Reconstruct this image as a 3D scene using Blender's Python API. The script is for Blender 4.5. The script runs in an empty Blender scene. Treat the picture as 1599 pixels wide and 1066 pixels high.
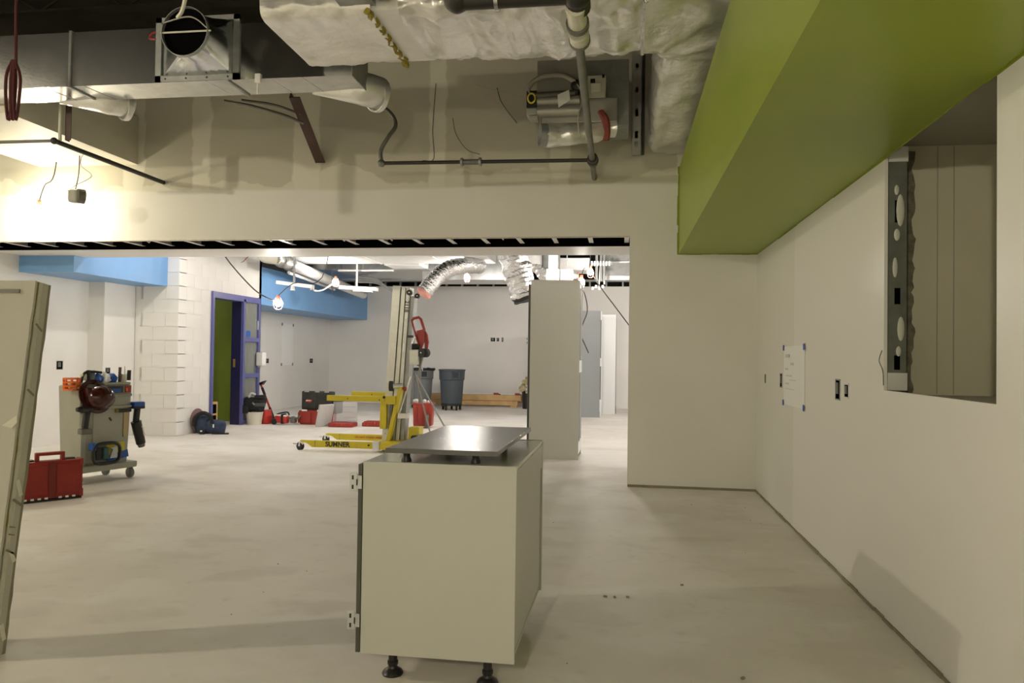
import bpy, bmesh, math, random
from mathutils import Vector, Matrix, Euler, noise
R = math.radians
PI = math.pi
random.seed(7)
scn = bpy.context.scene
COL = scn.collection

# ------------------------------------------------------------------ camera
F_PX, CX, CY, CAM_H = 1180.0, 799.5, 533.0, 1.25
_yc = Vector((970 - CX, -(557 - CY), -F_PX)).normalized()
_zc = Vector((0.0115, 1, 0)); _zc = (_zc - _yc * _zc.dot(_yc)).normalized()
_xc = _yc.cross(_zc)
CAM_M = Matrix((_xc, _yc, _zc))            # world = CAM_M @ camera
cd = bpy.data.cameras.new('camera'); cam = bpy.data.objects.new('camera', cd); COL.objects.link(cam)
cam.matrix_world = Matrix.Translation((0, 0, CAM_H)) @ CAM_M.to_4x4()
cd.sensor_fit = 'HORIZONTAL'; cd.sensor_width = 36; cd.lens = F_PX / 1599 * 36
cd.clip_start = 0.05; cd.clip_end = 200
scn.camera = cam

# ------------------------------------------------------------------ world, exposure
w = bpy.data.worlds.new('world'); scn.world = w; w.use_nodes = True
w.node_tree.nodes['Background'].inputs[0].default_value = (1, 0.95, 0.85, 1)
w.node_tree.nodes['Background'].inputs[1].default_value = 0.02
vs = scn.view_settings
vs.view_transform = 'Standard'; vs.look = 'None'; vs.gamma = 1; vs.use_curve_mapping = False
vs.exposure = -0.47
FRONT_COL = (1.0, 0.90, 0.68)
FAR_COL = (1.0, 0.93, 0.85)
# bulbs: (name, location, strength, colour) ; each is built as a lamp further down, some unseen ones added as fill
BULBS_FRONT = [((-6.07, 7.12, 2.71), 1200), ((-6.85, 1.68, 3.32), 5000), ((-.65, -1.6, 2.15), 2900), ((-5.0, -2.4, 2.7), 450)]
BULBS_FAR = [((-4.53, 9.5, 1.90), 800), ((-5.109, 13.0, 2.527), 850), ((-2.803, 13.5, 2.658), 1900),
             ((-0.584, 11.0, 2.331), 1150), ((-0.476, 11.5, 2.526), 1000), ((-5.45, 9.3, 3.28), 1300), ((1.7, 10.9, 2.5), 2300), ((-8.6, 12.25, 2.45), 420), ((1.5, 15.5, 2.6), 2800)]

# ------------------------------------------------------------------ materials
MATS = {}
def M(name, col, rough=0.6, metal=0.0, var=0.0, scale=6.0, bump=0.0, bscale=30.0, spec=0.5, emit=None, alpha=None, trans=0.0, detail=4.0):
    if name in MATS: return MATS[name]
    m = bpy.data.materials.new(name); m.use_nodes = True
    nt = m.node_tree; b = nt.nodes['Principled BSDF']
    b.inputs['Base Color'].default_value = (*col, 1); b.inputs['Roughness'].default_value = rough
    b.inputs['Metallic'].default_value = metal; b.inputs['Specular IOR Level'].default_value = spec
    if trans: b.inputs['Transmission Weight'].default_value = trans; b.inputs['IOR'].default_value = 1.2
    if alpha is not None: b.inputs['Alpha'].default_value = alpha
    tc = nt.nodes.new('ShaderNodeTexCoord')
    if var:
        n = nt.nodes.new('ShaderNodeTexNoise'); n.inputs['Scale'].default_value = scale; n.inputs['Detail'].default_value = detail
        nt.links.new(tc.outputs['Object'], n.inputs['Vector'])
        r = nt.nodes.new('ShaderNodeMapRange'); r.inputs[1].default_value = 0.3; r.inputs[2].default_value = 0.7
        r.inputs[3].default_value = 1 - var; r.inputs[4].default_value = 1 + var
        nt.links.new(n.outputs['Fac'], r.inputs[0])
        mx = nt.nodes.new('ShaderNodeVectorMath'); mx.operation = 'SCALE'; mx.inputs[0].default_value = col
        nt.links.new(r.outputs[0], mx.inputs['Scale']); nt.links.new(mx.outputs[0], b.inputs['Base Color'])
    if bump:
        n2 = nt.nodes.new('ShaderNodeTexNoise'); n2.inputs['Scale'].default_value = bscale; n2.inputs['Detail'].default_value = 5
        nt.links.new(tc.outputs['Object'], n2.inputs['Vector'])
        bp = nt.nodes.new('ShaderNodeBump'); bp.inputs['Strength'].default_value = bump; bp.inputs['Distance'].default_value = 0.02
        nt.links.new(n2.outputs['Fac'], bp.inputs['Height']); nt.links.new(bp.outputs[0], b.inputs['Normal'])
    if emit:
        b.inputs['Emission Color'].default_value = (*emit[0], 1); b.inputs['Emission Strength'].default_value = emit[1]
    MATS[name] = m
    return m

class NG:
    """tiny helper for colour masks in a material's nodes"""
    def __init__(s, m):
        s.nt = m.node_tree; s.b = s.nt.nodes['Principled BSDF']; s.tc = s.nt.nodes.new('ShaderNodeTexCoord')
        s.sep = s.nt.nodes.new('ShaderNodeSeparateXYZ'); s.nt.links.new(s.tc.outputs['Object'], s.sep.inputs[0])
        s.X, s.Y, s.Z = s.sep.outputs
    def m(s, op, a, b=None, c=None):
        n = s.nt.nodes.new('ShaderNodeMath'); n.operation = op
        for i, v in enumerate((a, b, c)):
            if v is None: continue
            if isinstance(v, (int, float)): n.inputs[i].default_value = v
            else: s.nt.links.new(v, n.inputs[i])
        return n.outputs[0]
    def noise(s, scale, detail=3, vec=None, stretch=None):
        n = s.nt.nodes.new('ShaderNodeTexNoise'); n.inputs['Scale'].default_value = scale; n.inputs['Detail'].default_value = detail
        src = s.tc.outputs['Object']
        if stretch:
            mp = s.nt.nodes.new('ShaderNodeMapping'); mp.inputs['Scale'].default_value = stretch
            s.nt.links.new(src, mp.inputs[0]); src = mp.outputs[0]
        s.nt.links.new(src, n.inputs['Vector']); return n.outputs['Fac']
    def smooth(s, v, a, b):
        n = s.nt.nodes.new('ShaderNodeMapRange'); n.interpolation_type = 'SMOOTHSTEP'
        s.nt.links.new(v, n.inputs[0]); n.inputs[1].default_value = a; n.inputs[2].default_value = b
        return n.outputs[0]
    def mix(s, f, a, b):
        n = s.nt.nodes.new('ShaderNodeMix'); n.data_type = 'RGBA'
        for k, v in ((0, f), (6, a), (7, b)):
            if isinstance(v, (int, float)): n.inputs[k].default_value = v
            elif isinstance(v, tuple): n.inputs[k].default_value = (*v, 1)
            else: s.nt.links.new(v, n.inputs[k])
        return n.outputs[2]
    def out(s, c, key='Base Color'): s.nt.links.new(c, s.b.inputs[key])
    def bump(s, h, strength, dist=0.02):
        bp = s.nt.nodes.new('ShaderNodeBump'); bp.inputs['Strength'].default_value = strength; bp.inputs['Distance'].default_value = dist
        s.nt.links.new(h, bp.inputs['Height']); s.nt.links.new(bp.outputs[0], s.b.inputs['Normal'])

PAINT = M('white_wall_paint', (0.80, 0.785, 0.75), 0.5, var=0.025, scale=1.5, bump=0.05, bscale=120, spec=0.35)
PAINT_R = M('eggshell_wall_paint', (0.80, 0.785, 0.745), 0.38, var=0.02, scale=1.2, bump=0.03, bscale=90, spec=0.4)
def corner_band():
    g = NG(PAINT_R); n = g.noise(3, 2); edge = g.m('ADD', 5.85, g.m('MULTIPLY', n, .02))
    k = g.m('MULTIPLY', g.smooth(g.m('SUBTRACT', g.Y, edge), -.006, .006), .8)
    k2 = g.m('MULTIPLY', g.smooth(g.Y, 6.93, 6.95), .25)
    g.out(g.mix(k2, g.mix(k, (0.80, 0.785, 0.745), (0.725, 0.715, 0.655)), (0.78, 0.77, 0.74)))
GREEN = M('lime_green_paint', (0.28, 0.36, 0.035), 0.38, var=0.03, scale=2, spec=0.35)
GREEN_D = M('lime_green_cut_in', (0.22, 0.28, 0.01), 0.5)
OLIVE = M('olive_wall_paint', (0.24, 0.30, 0.04), 0.6, var=0.03)
BLUE = M('sky_blue_paint', (0.17, 0.36, 0.66), 0.45, var=0.02)
STEEL = M('galvanised_steel', (0.55, 0.56, 0.565), 0.17, 1.0, var=0.10, scale=9, bump=0.015, bscale=40)
STEEL_D = M('dull_galvanised_steel', (0.33, 0.34, 0.33), 0.5, 0.6, var=0.10, scale=14)
STEEL_W = M('whitish_galvanised_duct', (0.80, 0.80, 0.78), 0.45, 0.25, var=0.05, scale=8)
FOIL = M('silver_foil', (0.80, 0.80, 0.79), 0.25, 1.0, bump=1.0, bscale=38)
FSK = M('white_foil_facing', (0.80, 0.79, 0.76), 0.30, 0.55, var=0.05, scale=3, bump=0.75, bscale=6.5)
IRON = M('black_iron_pipe', (0.035, 0.033, 0.028), 0.45, 0.3)
IRON_G = M('grey_iron_pipe', (0.16, 0.155, 0.135), 0.45, 0.4, var=0.15)
RUST = M('brown_primed_steel', (0.055, 0.022, 0.014), 0.55, var=0.2)
DECK = M('dark_roof_deck', (0.014, 0.012, 0.009), 0.9, var=0.3, scale=3, spec=0.1)
BLACK = M('black_plastic', (0.012, 0.012, 0.012), 0.4)
BLACKR = M('black_rubber', (0.02, 0.02, 0.02), 0.7)
WHITE = M('white_plastic', (0.82, 0.82, 0.80), 0.35)
MELA = M('white_melamine', (0.53, 0.53, 0.48), 0.3, spec=0.4)
MELA_W = M('bright_white_melamine', (0.85, 0.86, 0.86), 0.3)
GREYLAM = M('dark_grey_laminate', (0.085, 0.085, 0.075), 0.30, 0.0, spec=0.6)
EDGEG = M('dark_grey_edging', (0.07, 0.07, 0.055), 0.5)
MIDGREY = M('mid_grey_laminate', (0.30, 0.32, 0.33), 0.35)
HINGE = M('zinc_hinge', (0.62, 0.63, 0.64), 0.35, 0.6)
RED = M('red_plastic', (0.30, 0.022, 0.014), 0.4, var=0.06)
RED_TB = M('tool_box_red', (0.34, 0.033, 0.02), 0.45, var=.05)
REDB = M('bright_red_plastic', (0.46, 0.03, 0.02), 0.4)
YEL = M('yellow_enamel', (0.58, 0.47, 0.018), 0.4, var=0.06, scale=10)
ALU = M('anodised_aluminium', (0.60, 0.60, 0.555), 0.38, 0.55, var=0.05, scale=14)
CHROME = M('chrome', (0.75, 0.75, 0.74), 0.2, 1.0)
NAVY = M('navy_door_paint', (0.02, 0.02, 0.075), 0.4)
PERI = M('periwinkle_frame_paint', (0.11, 0.12, 0.33), 0.4)
GLASS = M('window_glass', (0.62, 0.66, 0.62), 0.08, trans=0.72, spec=0.8)
GRAYBIN = M('slate_grey_plastic', (0.055, 0.070, 0.085), 0.5, var=0.05)
GRAYBIN2 = M('mid_grey_plastic', (0.17, 0.19, 0.20), 0.5)
PINE = M('pine_lumber', (0.58, 0.38, 0.17), 0.6, var=0.15, scale=5)
CARD = M('cardboard', (0.55, 0.36, 0.15), 0.7)
CARTM = M('grey_cart_plastic', (0.37, 0.375, 0.31), 0.5, var=0.05)
COPPER = M('copper', (0.6, 0.3, 0.18), 0.35, 0.8)
ORANGE = M('orange_plastic', (0.75, 0.16, 0.02), 0.45)
ORANGER = M('red_orange_guard', (0.8, 0.10, 0.05), 0.45)
MAROON = M('maroon_shell', (0.045, 0.008, 0.006), 0.14)
PAPER = M('white_paper', (0.86, 0.86, 0.84), 0.7)
TAPE = M('blue_masking_tape', (0.05, 0.08, 0.40), 0.6)
CREAM = M('cream_plastic', (0.68, 0.66, 0.56), 0.45)
WIRE = M('dark_wire', (0.05, 0.045, 0.04), 0.6)
WIREW = M('pale_wire', (0.45, 0.43, 0.38), 0.6)
PINKI = M('pink_insulation', (0.75, 0.36, 0.30), 0.8)
NAVYF = M('navy_fabric', (0.035, 0.05, 0.095), 0.9, var=0.3, scale=20, bump=0.3, bscale=40)
BLACKF = M('black_fabric', (0.014, 0.014, 0.014), 0.85, bump=0.3, bscale=40)
CLEAR = M('clear_plastic', (0.92, 0.92, 0.93), 0.15, trans=0.75)
VOID_BLACK = M('dark_void', (0.004, 0.004, 0.004), 0.9, spec=0.0)  # near-black; stands in for shade inside gaps, mouths and cavities
YINS = M('yellow_fibreglass', (0.30, 0.23, 0.03), 0.9, var=0.3, scale=40, bump=0.4, bscale=60)
DRY = M('drywall_paper', (0.48, 0.46, 0.395), 0.75, var=0.03)
DRYCORE = M('gypsum_edge', (0.56, 0.54, 0.46), 0.8, var=0.08, scale=12, bump=0.1, bscale=50)
DRYDARK = M('brown_paper_edge', (0.25, 0.23, 0.16), 0.8, var=0.1)
CONCR = M('block_room_concrete', (0.5, 0.48, 0.42), 0.8, var=0.1)
BLUEP = M('blue_plastic', (0.02, 0.10, 0.42), 0.4)
YELP = M('yellow_plastic', (0.70, 0.60, 0.05), 0.45)
TEALG = M('teal_tool_body', (0.02, 0.07, 0.075), 0.45)
LIGHTM = M('lamp_glass', (1, 1, 1), 0.3)

corner_band()
# dividing wall: unpainted grey board above, mud at the joints, white paint below
def make_divider():
    m = M('drywall_with_joint_mud', (0.8, 0.78, 0.74), 0.55, spec=0.3); g = NG(m)
    n = g.noise(1.3, 3); nf = g.noise(5.0, 3)
    wob = g.m('MULTIPLY', g.m('SUBTRACT', nf, 0.5), 0.12)
    strips = None
    for x0, wd in ((-4.42, 0.10), (-3.25, 0.14), (-1.86, 0.085), (-0.62, 0.09), (-5.2, 0.12), (0.6, 0.1)):
        d = g.m('ABSOLUTE', g.m('ADD', g.m('SUBTRACT', g.X, x0), wob))
        k = g.m('SUBTRACT', 1.0, g.smooth(d, wd - 0.015, wd + 0.015))
        strips = k if strips is None else g.m('MAXIMUM', strips, k)
    # broad trowelled band along the bottom of the bare board, with ragged top
    top = g.m('ADD', 3.07, g.m('MULTIPLY', g.m('SUBTRACT', g.noise(1.1, 4), 0.5), 0.9))
    band = g.m('SUBTRACT', 1.0, g.smooth(g.m('SUBTRACT', g.Z, top), -0.012, 0.012))
    mud = g.m('MAXIMUM', strips, g.m('MULTIPLY', band, 0.75))
    board = g.mix(mud, (0.53, 0.505, 0.41), (0.70, 0.675, 0.57))
    line = g.m('ADD', 2.93, g.m('MULTIPLY', g.m('SUBTRACT', g.noise(0.8, 2), 0.5), 0.12))
    paint = g.m('SUBTRACT', 1.0, g.smooth(g.m('SUBTRACT', g.Z, line), -0.02, 0.02))
    pc = g.mix(g.smooth(n, 0.35, 0.65), (0.77, 0.755, 0.705), (0.80, 0.785, 0.74))
    g.out(g.mix(paint, board, pc)); g.bump(nf, 0.06)
    return m
DIVIDER = make_divider()

def make_floor():
    m = M('dusty_concrete', (0.6, 0.57, 0.52), 0.6, spec=0.4); g = NG(m)
    a = g.noise(0.7, 6); b = g.noise(1.7, 6, stretch=(1, 1.35, 1)); c = g.noise(9, 5); d = g.noise(70, 2); e = g.noise(0.9, 4, stretch=(1.3, 1, 1))
    col = g.mix(g.smooth(a, 0.34, 0.66), (0.765, 0.715, 0.65), (0.86, 0.825, 0.77))
    col = g.mix(g.m('MULTIPLY', g.smooth(b, 0.54, 0.66), 0.55), col, (0.88, 0.86, 0.82))
    col = g.mix(g.m('MULTIPLY', g.smooth(b, 0.46, 0.34), 0.45), col, (0.64, 0.59, 0.52))
    col = g.mix(g.m('MULTIPLY', g.smooth(e, 0.56, 0.70), 0.40), col, (0.68, 0.635, 0.565))
    col = g.mix(g.m('MULTIPLY', g.smooth(c, 0.58, 0.74), 0.30), col, (0.60, 0.55, 0.48))
    col = g.mix(g.m('MULTIPLY', g.smooth(d, 0.70, 0.76), 0.25), col, (0.45, 0.41, 0.35))
    g.out(col)
    g.out(g.m('ADD', 0.42, g.m('MULTIPLY', a, 0.3)), 'Roughness')
    g.bump(c, 0.08)
    return m
FLOOR = make_floor()

# ------------------------------------------------------------------ mesh builder
class B:
    def __init__(s): s.v = []; s.f = []
    def add(s, vs, fs):
        o = len(s.v); s.v += [tuple(x) for x in vs]; s.f += [tuple(i + o for i in f) for f in fs]; return s
    def bb(s, x0, x1, y0, y1, z0, z1):
        return s.box(((x0 + x1) / 2, (y0 + y1) / 2, (z0 + z1) / 2), (abs(x1 - x0), abs(y1 - y0), abs(z1 - z0)))
    def box(s, c, d, rot=None, taper=1.0):
        m = Euler(rot).to_matrix() if isinstance(rot, tuple) else (rot or Matrix.Identity(3))
        vs = []
        for z in (-.5, .5):
            t = taper if z < 0 else 1.0
            for x, y in ((-.5, -.5), (.5, -.5), (.5, .5), (-.5, .5)):
                vs.append(Vector(c) + m @ Vector((x * d[0] * t, y * d[1] * t, z * d[2])))
        return s.add(vs, [(0, 3, 2, 1), (4, 5, 6, 7), (0, 1, 5, 4), (1, 2, 6, 5), (2, 3, 7, 6), (3, 0, 4, 7)])
    def rbox(s, c, d, r=0.01, seg=2, rot=None, taper=1.0):
        bm = bmesh.new(); t = B().box((0, 0, 0), d, None, taper)
        vv = [bm.verts.new(p) for p in t.v]
        for f in t.f: bm.faces.new([vv[i] for i in f])
        bmesh.ops.bevel(bm, geom=bm.edges[:], offset=min(r, min(d) * 0.45), segments=seg, affect='EDGES', profile=0.6)
        m = Euler(rot).to_matrix() if isinstance(rot, tuple) else (rot or Matrix.Identity(3))
        bm.verts.index_update()
        s.add([Vector(c) + m @ v.co for v in bm.verts], [[v.index for v in f.verts] for f in bm.faces]); bm.free(); return s
    @staticmethod
    def frame(d):
        d = d.normalized(); a = Vector((0, 0, 1)) if abs(d.z) < 0.95 else Vector((1, 0, 0))
        u = d.cross(a).normalized(); return u, d.cross(u).normalized()
    def cyl(s, p0, p1, r, r1=None, n=14, caps=True):
        p0, p1 = Vector(p0), Vector(p1); r1 = r if r1 is None else r1
        u, v = s.frame(p1 - p0); vs = []
        for p, q in ((p0, r), (p1, r1)):
            for i in range(n):
                a = 2 * PI * i / n; vs.append(p + u * math.cos(a) * q + v * math.sin(a) * q)
        fs = [(i, (i + 1) % n, n + (i + 1) % n, n + i) for i in range(n)]
        if caps: fs += [tuple(range(n - 1, -1, -1)), tuple(range(n, 2 * n))]
        return s.add(vs, fs)
    def ring(s, p0, p1, ro, ri, n=20):
        """open tube with wall thickness"""
        p0, p1 = Vector(p0), Vector(p1); u, v = s.frame(p1 - p0); vs = []
        for p, q in ((p0, ro), (p1, ro), (p1, ri), (p0, ri)):
            for i in range(n):
                a = 2 * PI * i / n; vs.append(p + u * math.cos(a) * q + v * math.sin(a) * q)
        fs = []
        for k in range(4):
            for i in range(n):
                j = (i + 1) % n; a, b = k * n, ((k + 1) % 4) * n
                fs.append((a + i, a + j, b + j, b + i))
        return s.add(vs, fs)
    def tube(s, pts, r, n=8, rad=None, caps=True):
        pts = [Vector(p) for p in pts]; vs = []; u = None
        for i, p in enumerate(pts):
            d = (pts[min(i + 1, len(pts) - 1)] - pts[max(i - 1, 0)]).normalized()
            if u is None: u, v = s.frame(d)
            else:
                u = (u - d * u.dot(d)).normalized(); v = d.cross(u).normalized()
            q = rad(i / (len(pts) - 1)) if rad else r
            for k in range(n):
                a = 2 * PI * k / n; vs.append(p + u * math.cos(a) * q + v * math.sin(a) * q)
        fs = []
        for i in range(len(pts) - 1):
            for k in range(n):
                j = (k + 1) % n; fs.append((i * n + k, i * n + j, (i + 1) * n + j, (i + 1) * n + k))
        if caps: fs += [tuple(range(n - 1, -1, -1)), tuple(range((len(pts) - 1) * n, len(pts) * n))]
        return s.add(vs, fs)
    def lathe(s, prof, c=(0, 0, 0), n=20, axis=None, caps=True):
        m = axis or Matrix.Identity(3); vs = []
        for r, z in prof:
            for i in range(n):
                a = 2 * PI * i / n; vs.append(Vector(c) + m @ Vector((r * math.cos(a), r * math.sin(a), z)))
        fs = []
        for k in range(len(prof) - 1):
            for i in range(n):
                j = (i + 1) % n; fs.append((k * n + i, k * n + j, (k + 1) * n + j, (k + 1) * n + i))
        if caps: fs += [tuple(range(n - 1, -1, -1)), tuple(range((len(prof) - 1) * n, len(prof) * n))]
        return s.add(vs, fs)
    def prism(s, poly, off):
        n = len(poly); off = Vector(off); p = [Vector(q) for q in poly]
        return s.add(p + [q + off for q in p], [tuple(range(n - 1, -1, -1)), tuple(range(n, 2 * n))] + [(i, (i + 1) % n, n + (i + 1) % n, n + i) for i in range(n)])
    def sph(s, c, r, n=12, k=8, sc=(1, 1, 1), rot=None):
        m = Euler(rot).to_matrix() if rot else Matrix.Identity(3)
        prof = [(max(1e-4, math.sin(PI * i / k)), -math.cos(PI * i / k)) for i in range(k + 1)]
        t = B().lathe(prof, n=n)
        return s.add([Vector(c) + m @ Vector((x * r * sc[0], y * r * sc[1], z * r * sc[2])) for x, y, z in t.v], t.f)
    def jitter(s, amp, scale, seed=0):
        o = Vector((seed * 3.1, seed * 1.7, seed))
        s.v = [tuple(Vector(p) + noise.noise_vector(Vector(p) * scale + o) * amp) for p in s.v]; return s
    def objs(s, name, mat, parent=None, **k):
        """one object per loose piece"""
        par = list(range(len(s.v)))
        def find(a):
            while par[a] != a: par[a] = par[par[a]]; a = par[a]
            return a
        for f in s.f:
            r = find(f[0])
            for i in f[1:]: par[find(i)] = r
        groups = {}
        for f in s.f: groups.setdefault(find(f[0]), []).append(f)
        out = []
        for fs in groups.values():
            ids = sorted({i for f in fs for i in f}); mp = {i: n for n, i in enumerate(ids)}
            b = B(); b.v = [s.v[i] for i in ids]; b.f = [tuple(mp[i] for i in f) for f in fs]
            out.append(b.obj(name, mat, parent, **k))
        return out
    def obj(s, name, mat, parent=None, smooth=False, bevel=0, angle=40):
        me = bpy.data.meshes.new(name); me.from_pydata(s.v, [], s.f)
        bm = bmesh.new(); bm.from_mesh(me); bmesh.ops.recalc_face_normals(bm, faces=bm.faces[:]); bm.to_mesh(me); bm.free()
        me.materials.append(mat); o = bpy.data.objects.new(name, me); COL.objects.link(o)
        if parent: o.parent = parent
        if smooth:
            me.polygons.foreach_set('use_smooth', [True] * len(me.polygons)); me.set_sharp_from_angle(angle=R(angle))
        if bevel:
            b = o.modifiers.new('edge', 'BEVEL'); b.width = bevel; b.segments = 2; b.limit_method = 'ANGLE'
        return o

def curve(ctrl, n=8):
    """Catmull-Rom through control points"""
    P = [Vector(p) for p in ctrl]; P = [P[0] * 2 - P[1]] + P + [P[-1] * 2 - P[-2]]; out = []
    for i in range(1, len(P) - 2):
        for k in range(n):
            t = k / n; a, b, c, d = P[i - 1:i + 3]
            out.append(0.5 * ((2 * b) + (c - a) * t + (2 * a - 5 * b + 4 * c - d) * t * t + (3 * b - a - 3 * c + d) * t ** 3))
    out.append(P[-2]); return out

def tag(o, label=None, cat=None, group=None, kind=None):
    if label: o['label'] = label
    if cat: o['category'] = cat
    if group: o['group'] = group
    if kind: o['kind'] = kind
    return o
def thing(name, label, cat, loc=(0, 0, 0), rz=0.0, group=None, rot=None):
    o = bpy.data.objects.new(name, None); COL.objects.link(o); o.location = loc; o.rotation_euler = rot or (0, 0, rz)
    o.empty_display_size = 0.1
    return tag(o, label, cat, group)
def struct(b, name, mat, label, parent=None, **k):
    o = b.obj(name, mat, parent, **k)
    if not parent: tag(o, label, name.split('_')[0].split('.')[0], kind='structure')
    return o
def copy_tree(o, parent=None):
    c = o.copy(); COL.objects.link(c); c.parent = parent
    for ch in list(o.children): copy_tree(ch, c)
    return c
def text(name, body, size, loc, rot, mat, parent, extrude=0.001, align='CENTER', bold=0.0):
    cu = bpy.data.curves.new(name, 'FONT'); cu.body = body; cu.size = size; cu.extrude = extrude; cu.align_x = align; cu.align_y = 'CENTER'
    cu.offset = bold; cu.materials.append(mat)
    tmp = bpy.data.objects.new(name, cu); COL.objects.link(tmp)
    me = bpy.data.meshes.new_from_object(tmp.evaluated_get(bpy.context.evaluated_depsgraph_get()))
    bpy.data.objects.remove(tmp); bpy.data.curves.remove(cu)
    o = bpy.data.objects.new(name, me); COL.objects.link(o); o.location = loc; o.rotation_euler = rot; o.parent = parent; o['kind'] = 'stuff'
    return o
def cable(name, ctrl, r, mat, label=None, cat='cable', parent=None, n=6, k=8, group=None):
    o = B().tube(curve(ctrl, k), r, n).obj(name, mat, parent, smooth=True, angle=60)
    if label: tag(o, label, cat, group)
    return o

# ================================================================== SETTING
YW = 7.40          # face of the dividing wall
XR = 1.27          # right wall
XL = -7.35         # left wall
HZ = 2.42          # underside of the header
DECKZ = 4.55
struct(B().bb(-12, 5.2, -4.2, 19.2, -0.2, 0), 'floor', FLOOR, 'pale dusty bare concrete floor running through both rooms')
struct(B().bb(-12, 5.2, -4.2, 19.2, DECKZ, DECKZ + 0.2), 'ceiling', DECK, 'dark exposed roof deck high above the ducts')

# right wall with the rough opening (Y 2.80-3.91, z 1.106-2.30) and the void behind it
wr = B()
oy0, oy1, oz0, oz1 = 2.795, 3.915, 1.106, 2.30
wr.bb(XR, XR + .016, -4.2, oy0, 0.012, DECKZ).bb(XR, XR + .016, oy1, YW, 0.012, DECKZ).bb(XR, XR + .016, oy0, oy1, 0.012, oz0).bb(XR, XR + .016, oy0, oy1, oz1, DECKZ)
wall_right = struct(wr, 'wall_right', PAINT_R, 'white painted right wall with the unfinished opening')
core = B().bb(XR + .016, XR + .13, -4.2, oy0 - .02, 0, DECKZ).bb(XR + .016, XR + .13, oy1 + .16, YW, 0, DECKZ).bb(XR + .016, XR + .13, oy0 - .02, oy1 + .16, 0, oz0 - .02).bb(XR + .016, XR + .13, oy0 - .02, oy1 + .16, oz1 + .07, DECKZ)
core.obj('core', DRYCORE, wall_right)
# void lining behind the opening
NY = 4.20
struct(B().bb(XR + .10, 3.0, NY, NY + .1, 0.9, 2.6), 'wall_recess', M('raw_plaster', (0.80, 0.765, 0.585), 0.7, var=0.05, scale=2.5, bump=0.05, bscale=30), 'bare plastered wall seen inside the opening')
struct(B().bb(XR + .016, 3.0, 2.5, NY, 2.375, 2.42), 'ceiling_recess', DRY, 'bare board ceiling seen inside the opening')
struct(B().bb(XR + .016, 3.0, 2.5, NY, 1.03, 1.075), 'floor_recess', DRYCORE, 'rough bottom ledge of the opening')
struct(B().bb(2.9, 3.0, 2.5, NY, 1.0, 2.5).bb(XR + .13, 3.0, 2.4, 2.5, 1.0, 2.5), 'wall_shaft', DRY, 'far side of the void behind the opening')
# seams of the board and ragged mud edge inside the opening
sm = B()
for x in (1.62, 1.70): sm.bb(x, x + .004, NY - .003, NY, 1.08, 2.37)
sm.objs('board_seam', DRY, bpy.data.objects['wall_recess'])
rag = B(); pts = []
zz = 1.078
while zz < 2.36:
    pts.append((XR + .232 + random.uniform(-.012, .012), NY - .012, zz)); zz += random.uniform(.02, .05)
rag.prism([(XR + .10, NY - .012, 1.078)] + pts + [(XR + .10, NY - .012, 2.36)], (0, .012, 0))
rag.obj('ragged_plaster_edge', M('rough_plaster_edge', (0.24, 0.22, 0.16), 0.9, var=0.3, scale=40), bpy.data.objects['wall_recess'])
# metal stud at the far jamb of the opening, with punch-outs and joint compound smears
st = thing('metal_stud', 'galvanised metal stud with mud smears at the far jamb of the wall opening', 'stud', (XR + .018, oy1 + .002, oz0))
st_h = 2.30 - oz0
SM = M('smeared_stud_steel', (0.20, 0.215, 0.185), 0.45, 0.5, var=0.2, scale=10)
w0 = B(); hz = [(.10, .17), (.42, .50), (.82, .93)]
w0.bb(0, .03, 0, .002, 0, st_h).bb(.058, .088, 0, .002, 0, st_h); z0 = 0
for a, b_ in hz: w0.bb(.03, .058, 0, .002, z0, a); z0 = b_
w0.bb(.03, .058, 0, .002, z0, st_h)
w0.obj('web', SM, st)
B().bb(0, .0015, 0, .035, 0, st_h).bb(.0865, .088, 0, .035, 0, st_h).objs('flange', STEEL_D, st)
B().bb(.0, .09, -.004, .0, st_h - .075, st_h).obj('top_track', STEEL_W, st)
B().bb(.0, .09, -.004, .0, 0, .085).obj('bottom_track', STEEL_W, st)
sme = B()
for (x, z, a, h) in ((.022, .60, .022, .10), (.05, .30, .03, .12), (.03, .76, .026, .06), (.045, .88, .034, .16), (.04, .19, .022, .05), (.028, .98, .02, .05)):
    sme.sph((x + .01, -.001, z), 1, 10, 6, (a * .55, .003, h * .5))
sme.objs('mud_smear', M('wet_mud', (0.62, 0.63, 0.56), 0.6), st, smooth=True)
B().bb(.01, .085, .03, .16, 0.0, st_h).obj('dark_gap', VOID_BLACK, st)
cable('loose_wire', [(XR - .004, 3.93, 1.30), (XR - .012, 3.945, 1.25), (XR - .003, 3.92, 1.20), (XR - .006, 3.90, 1.13)], .002, WIRE, 'thin stray wire hanging at the lower far corner of the wall opening', 'wire')

# green soffit
so = B().bb(0.535, XR, -4.2, YW, 2.245, 3.09)
green = struct(so, 'trim_1', GREEN, 'lime green painted soffit along the right wall'); tag(green, cat='soffit')
gl = B()
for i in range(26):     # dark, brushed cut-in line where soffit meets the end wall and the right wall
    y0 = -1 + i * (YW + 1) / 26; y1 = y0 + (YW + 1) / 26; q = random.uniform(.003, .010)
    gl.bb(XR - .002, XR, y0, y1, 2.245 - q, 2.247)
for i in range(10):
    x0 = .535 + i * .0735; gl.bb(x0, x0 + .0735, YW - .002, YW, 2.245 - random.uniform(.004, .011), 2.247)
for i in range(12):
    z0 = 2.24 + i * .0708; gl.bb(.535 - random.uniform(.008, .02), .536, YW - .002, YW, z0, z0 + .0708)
gl.objs('cut_in_line', GREEN_D, green)

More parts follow.
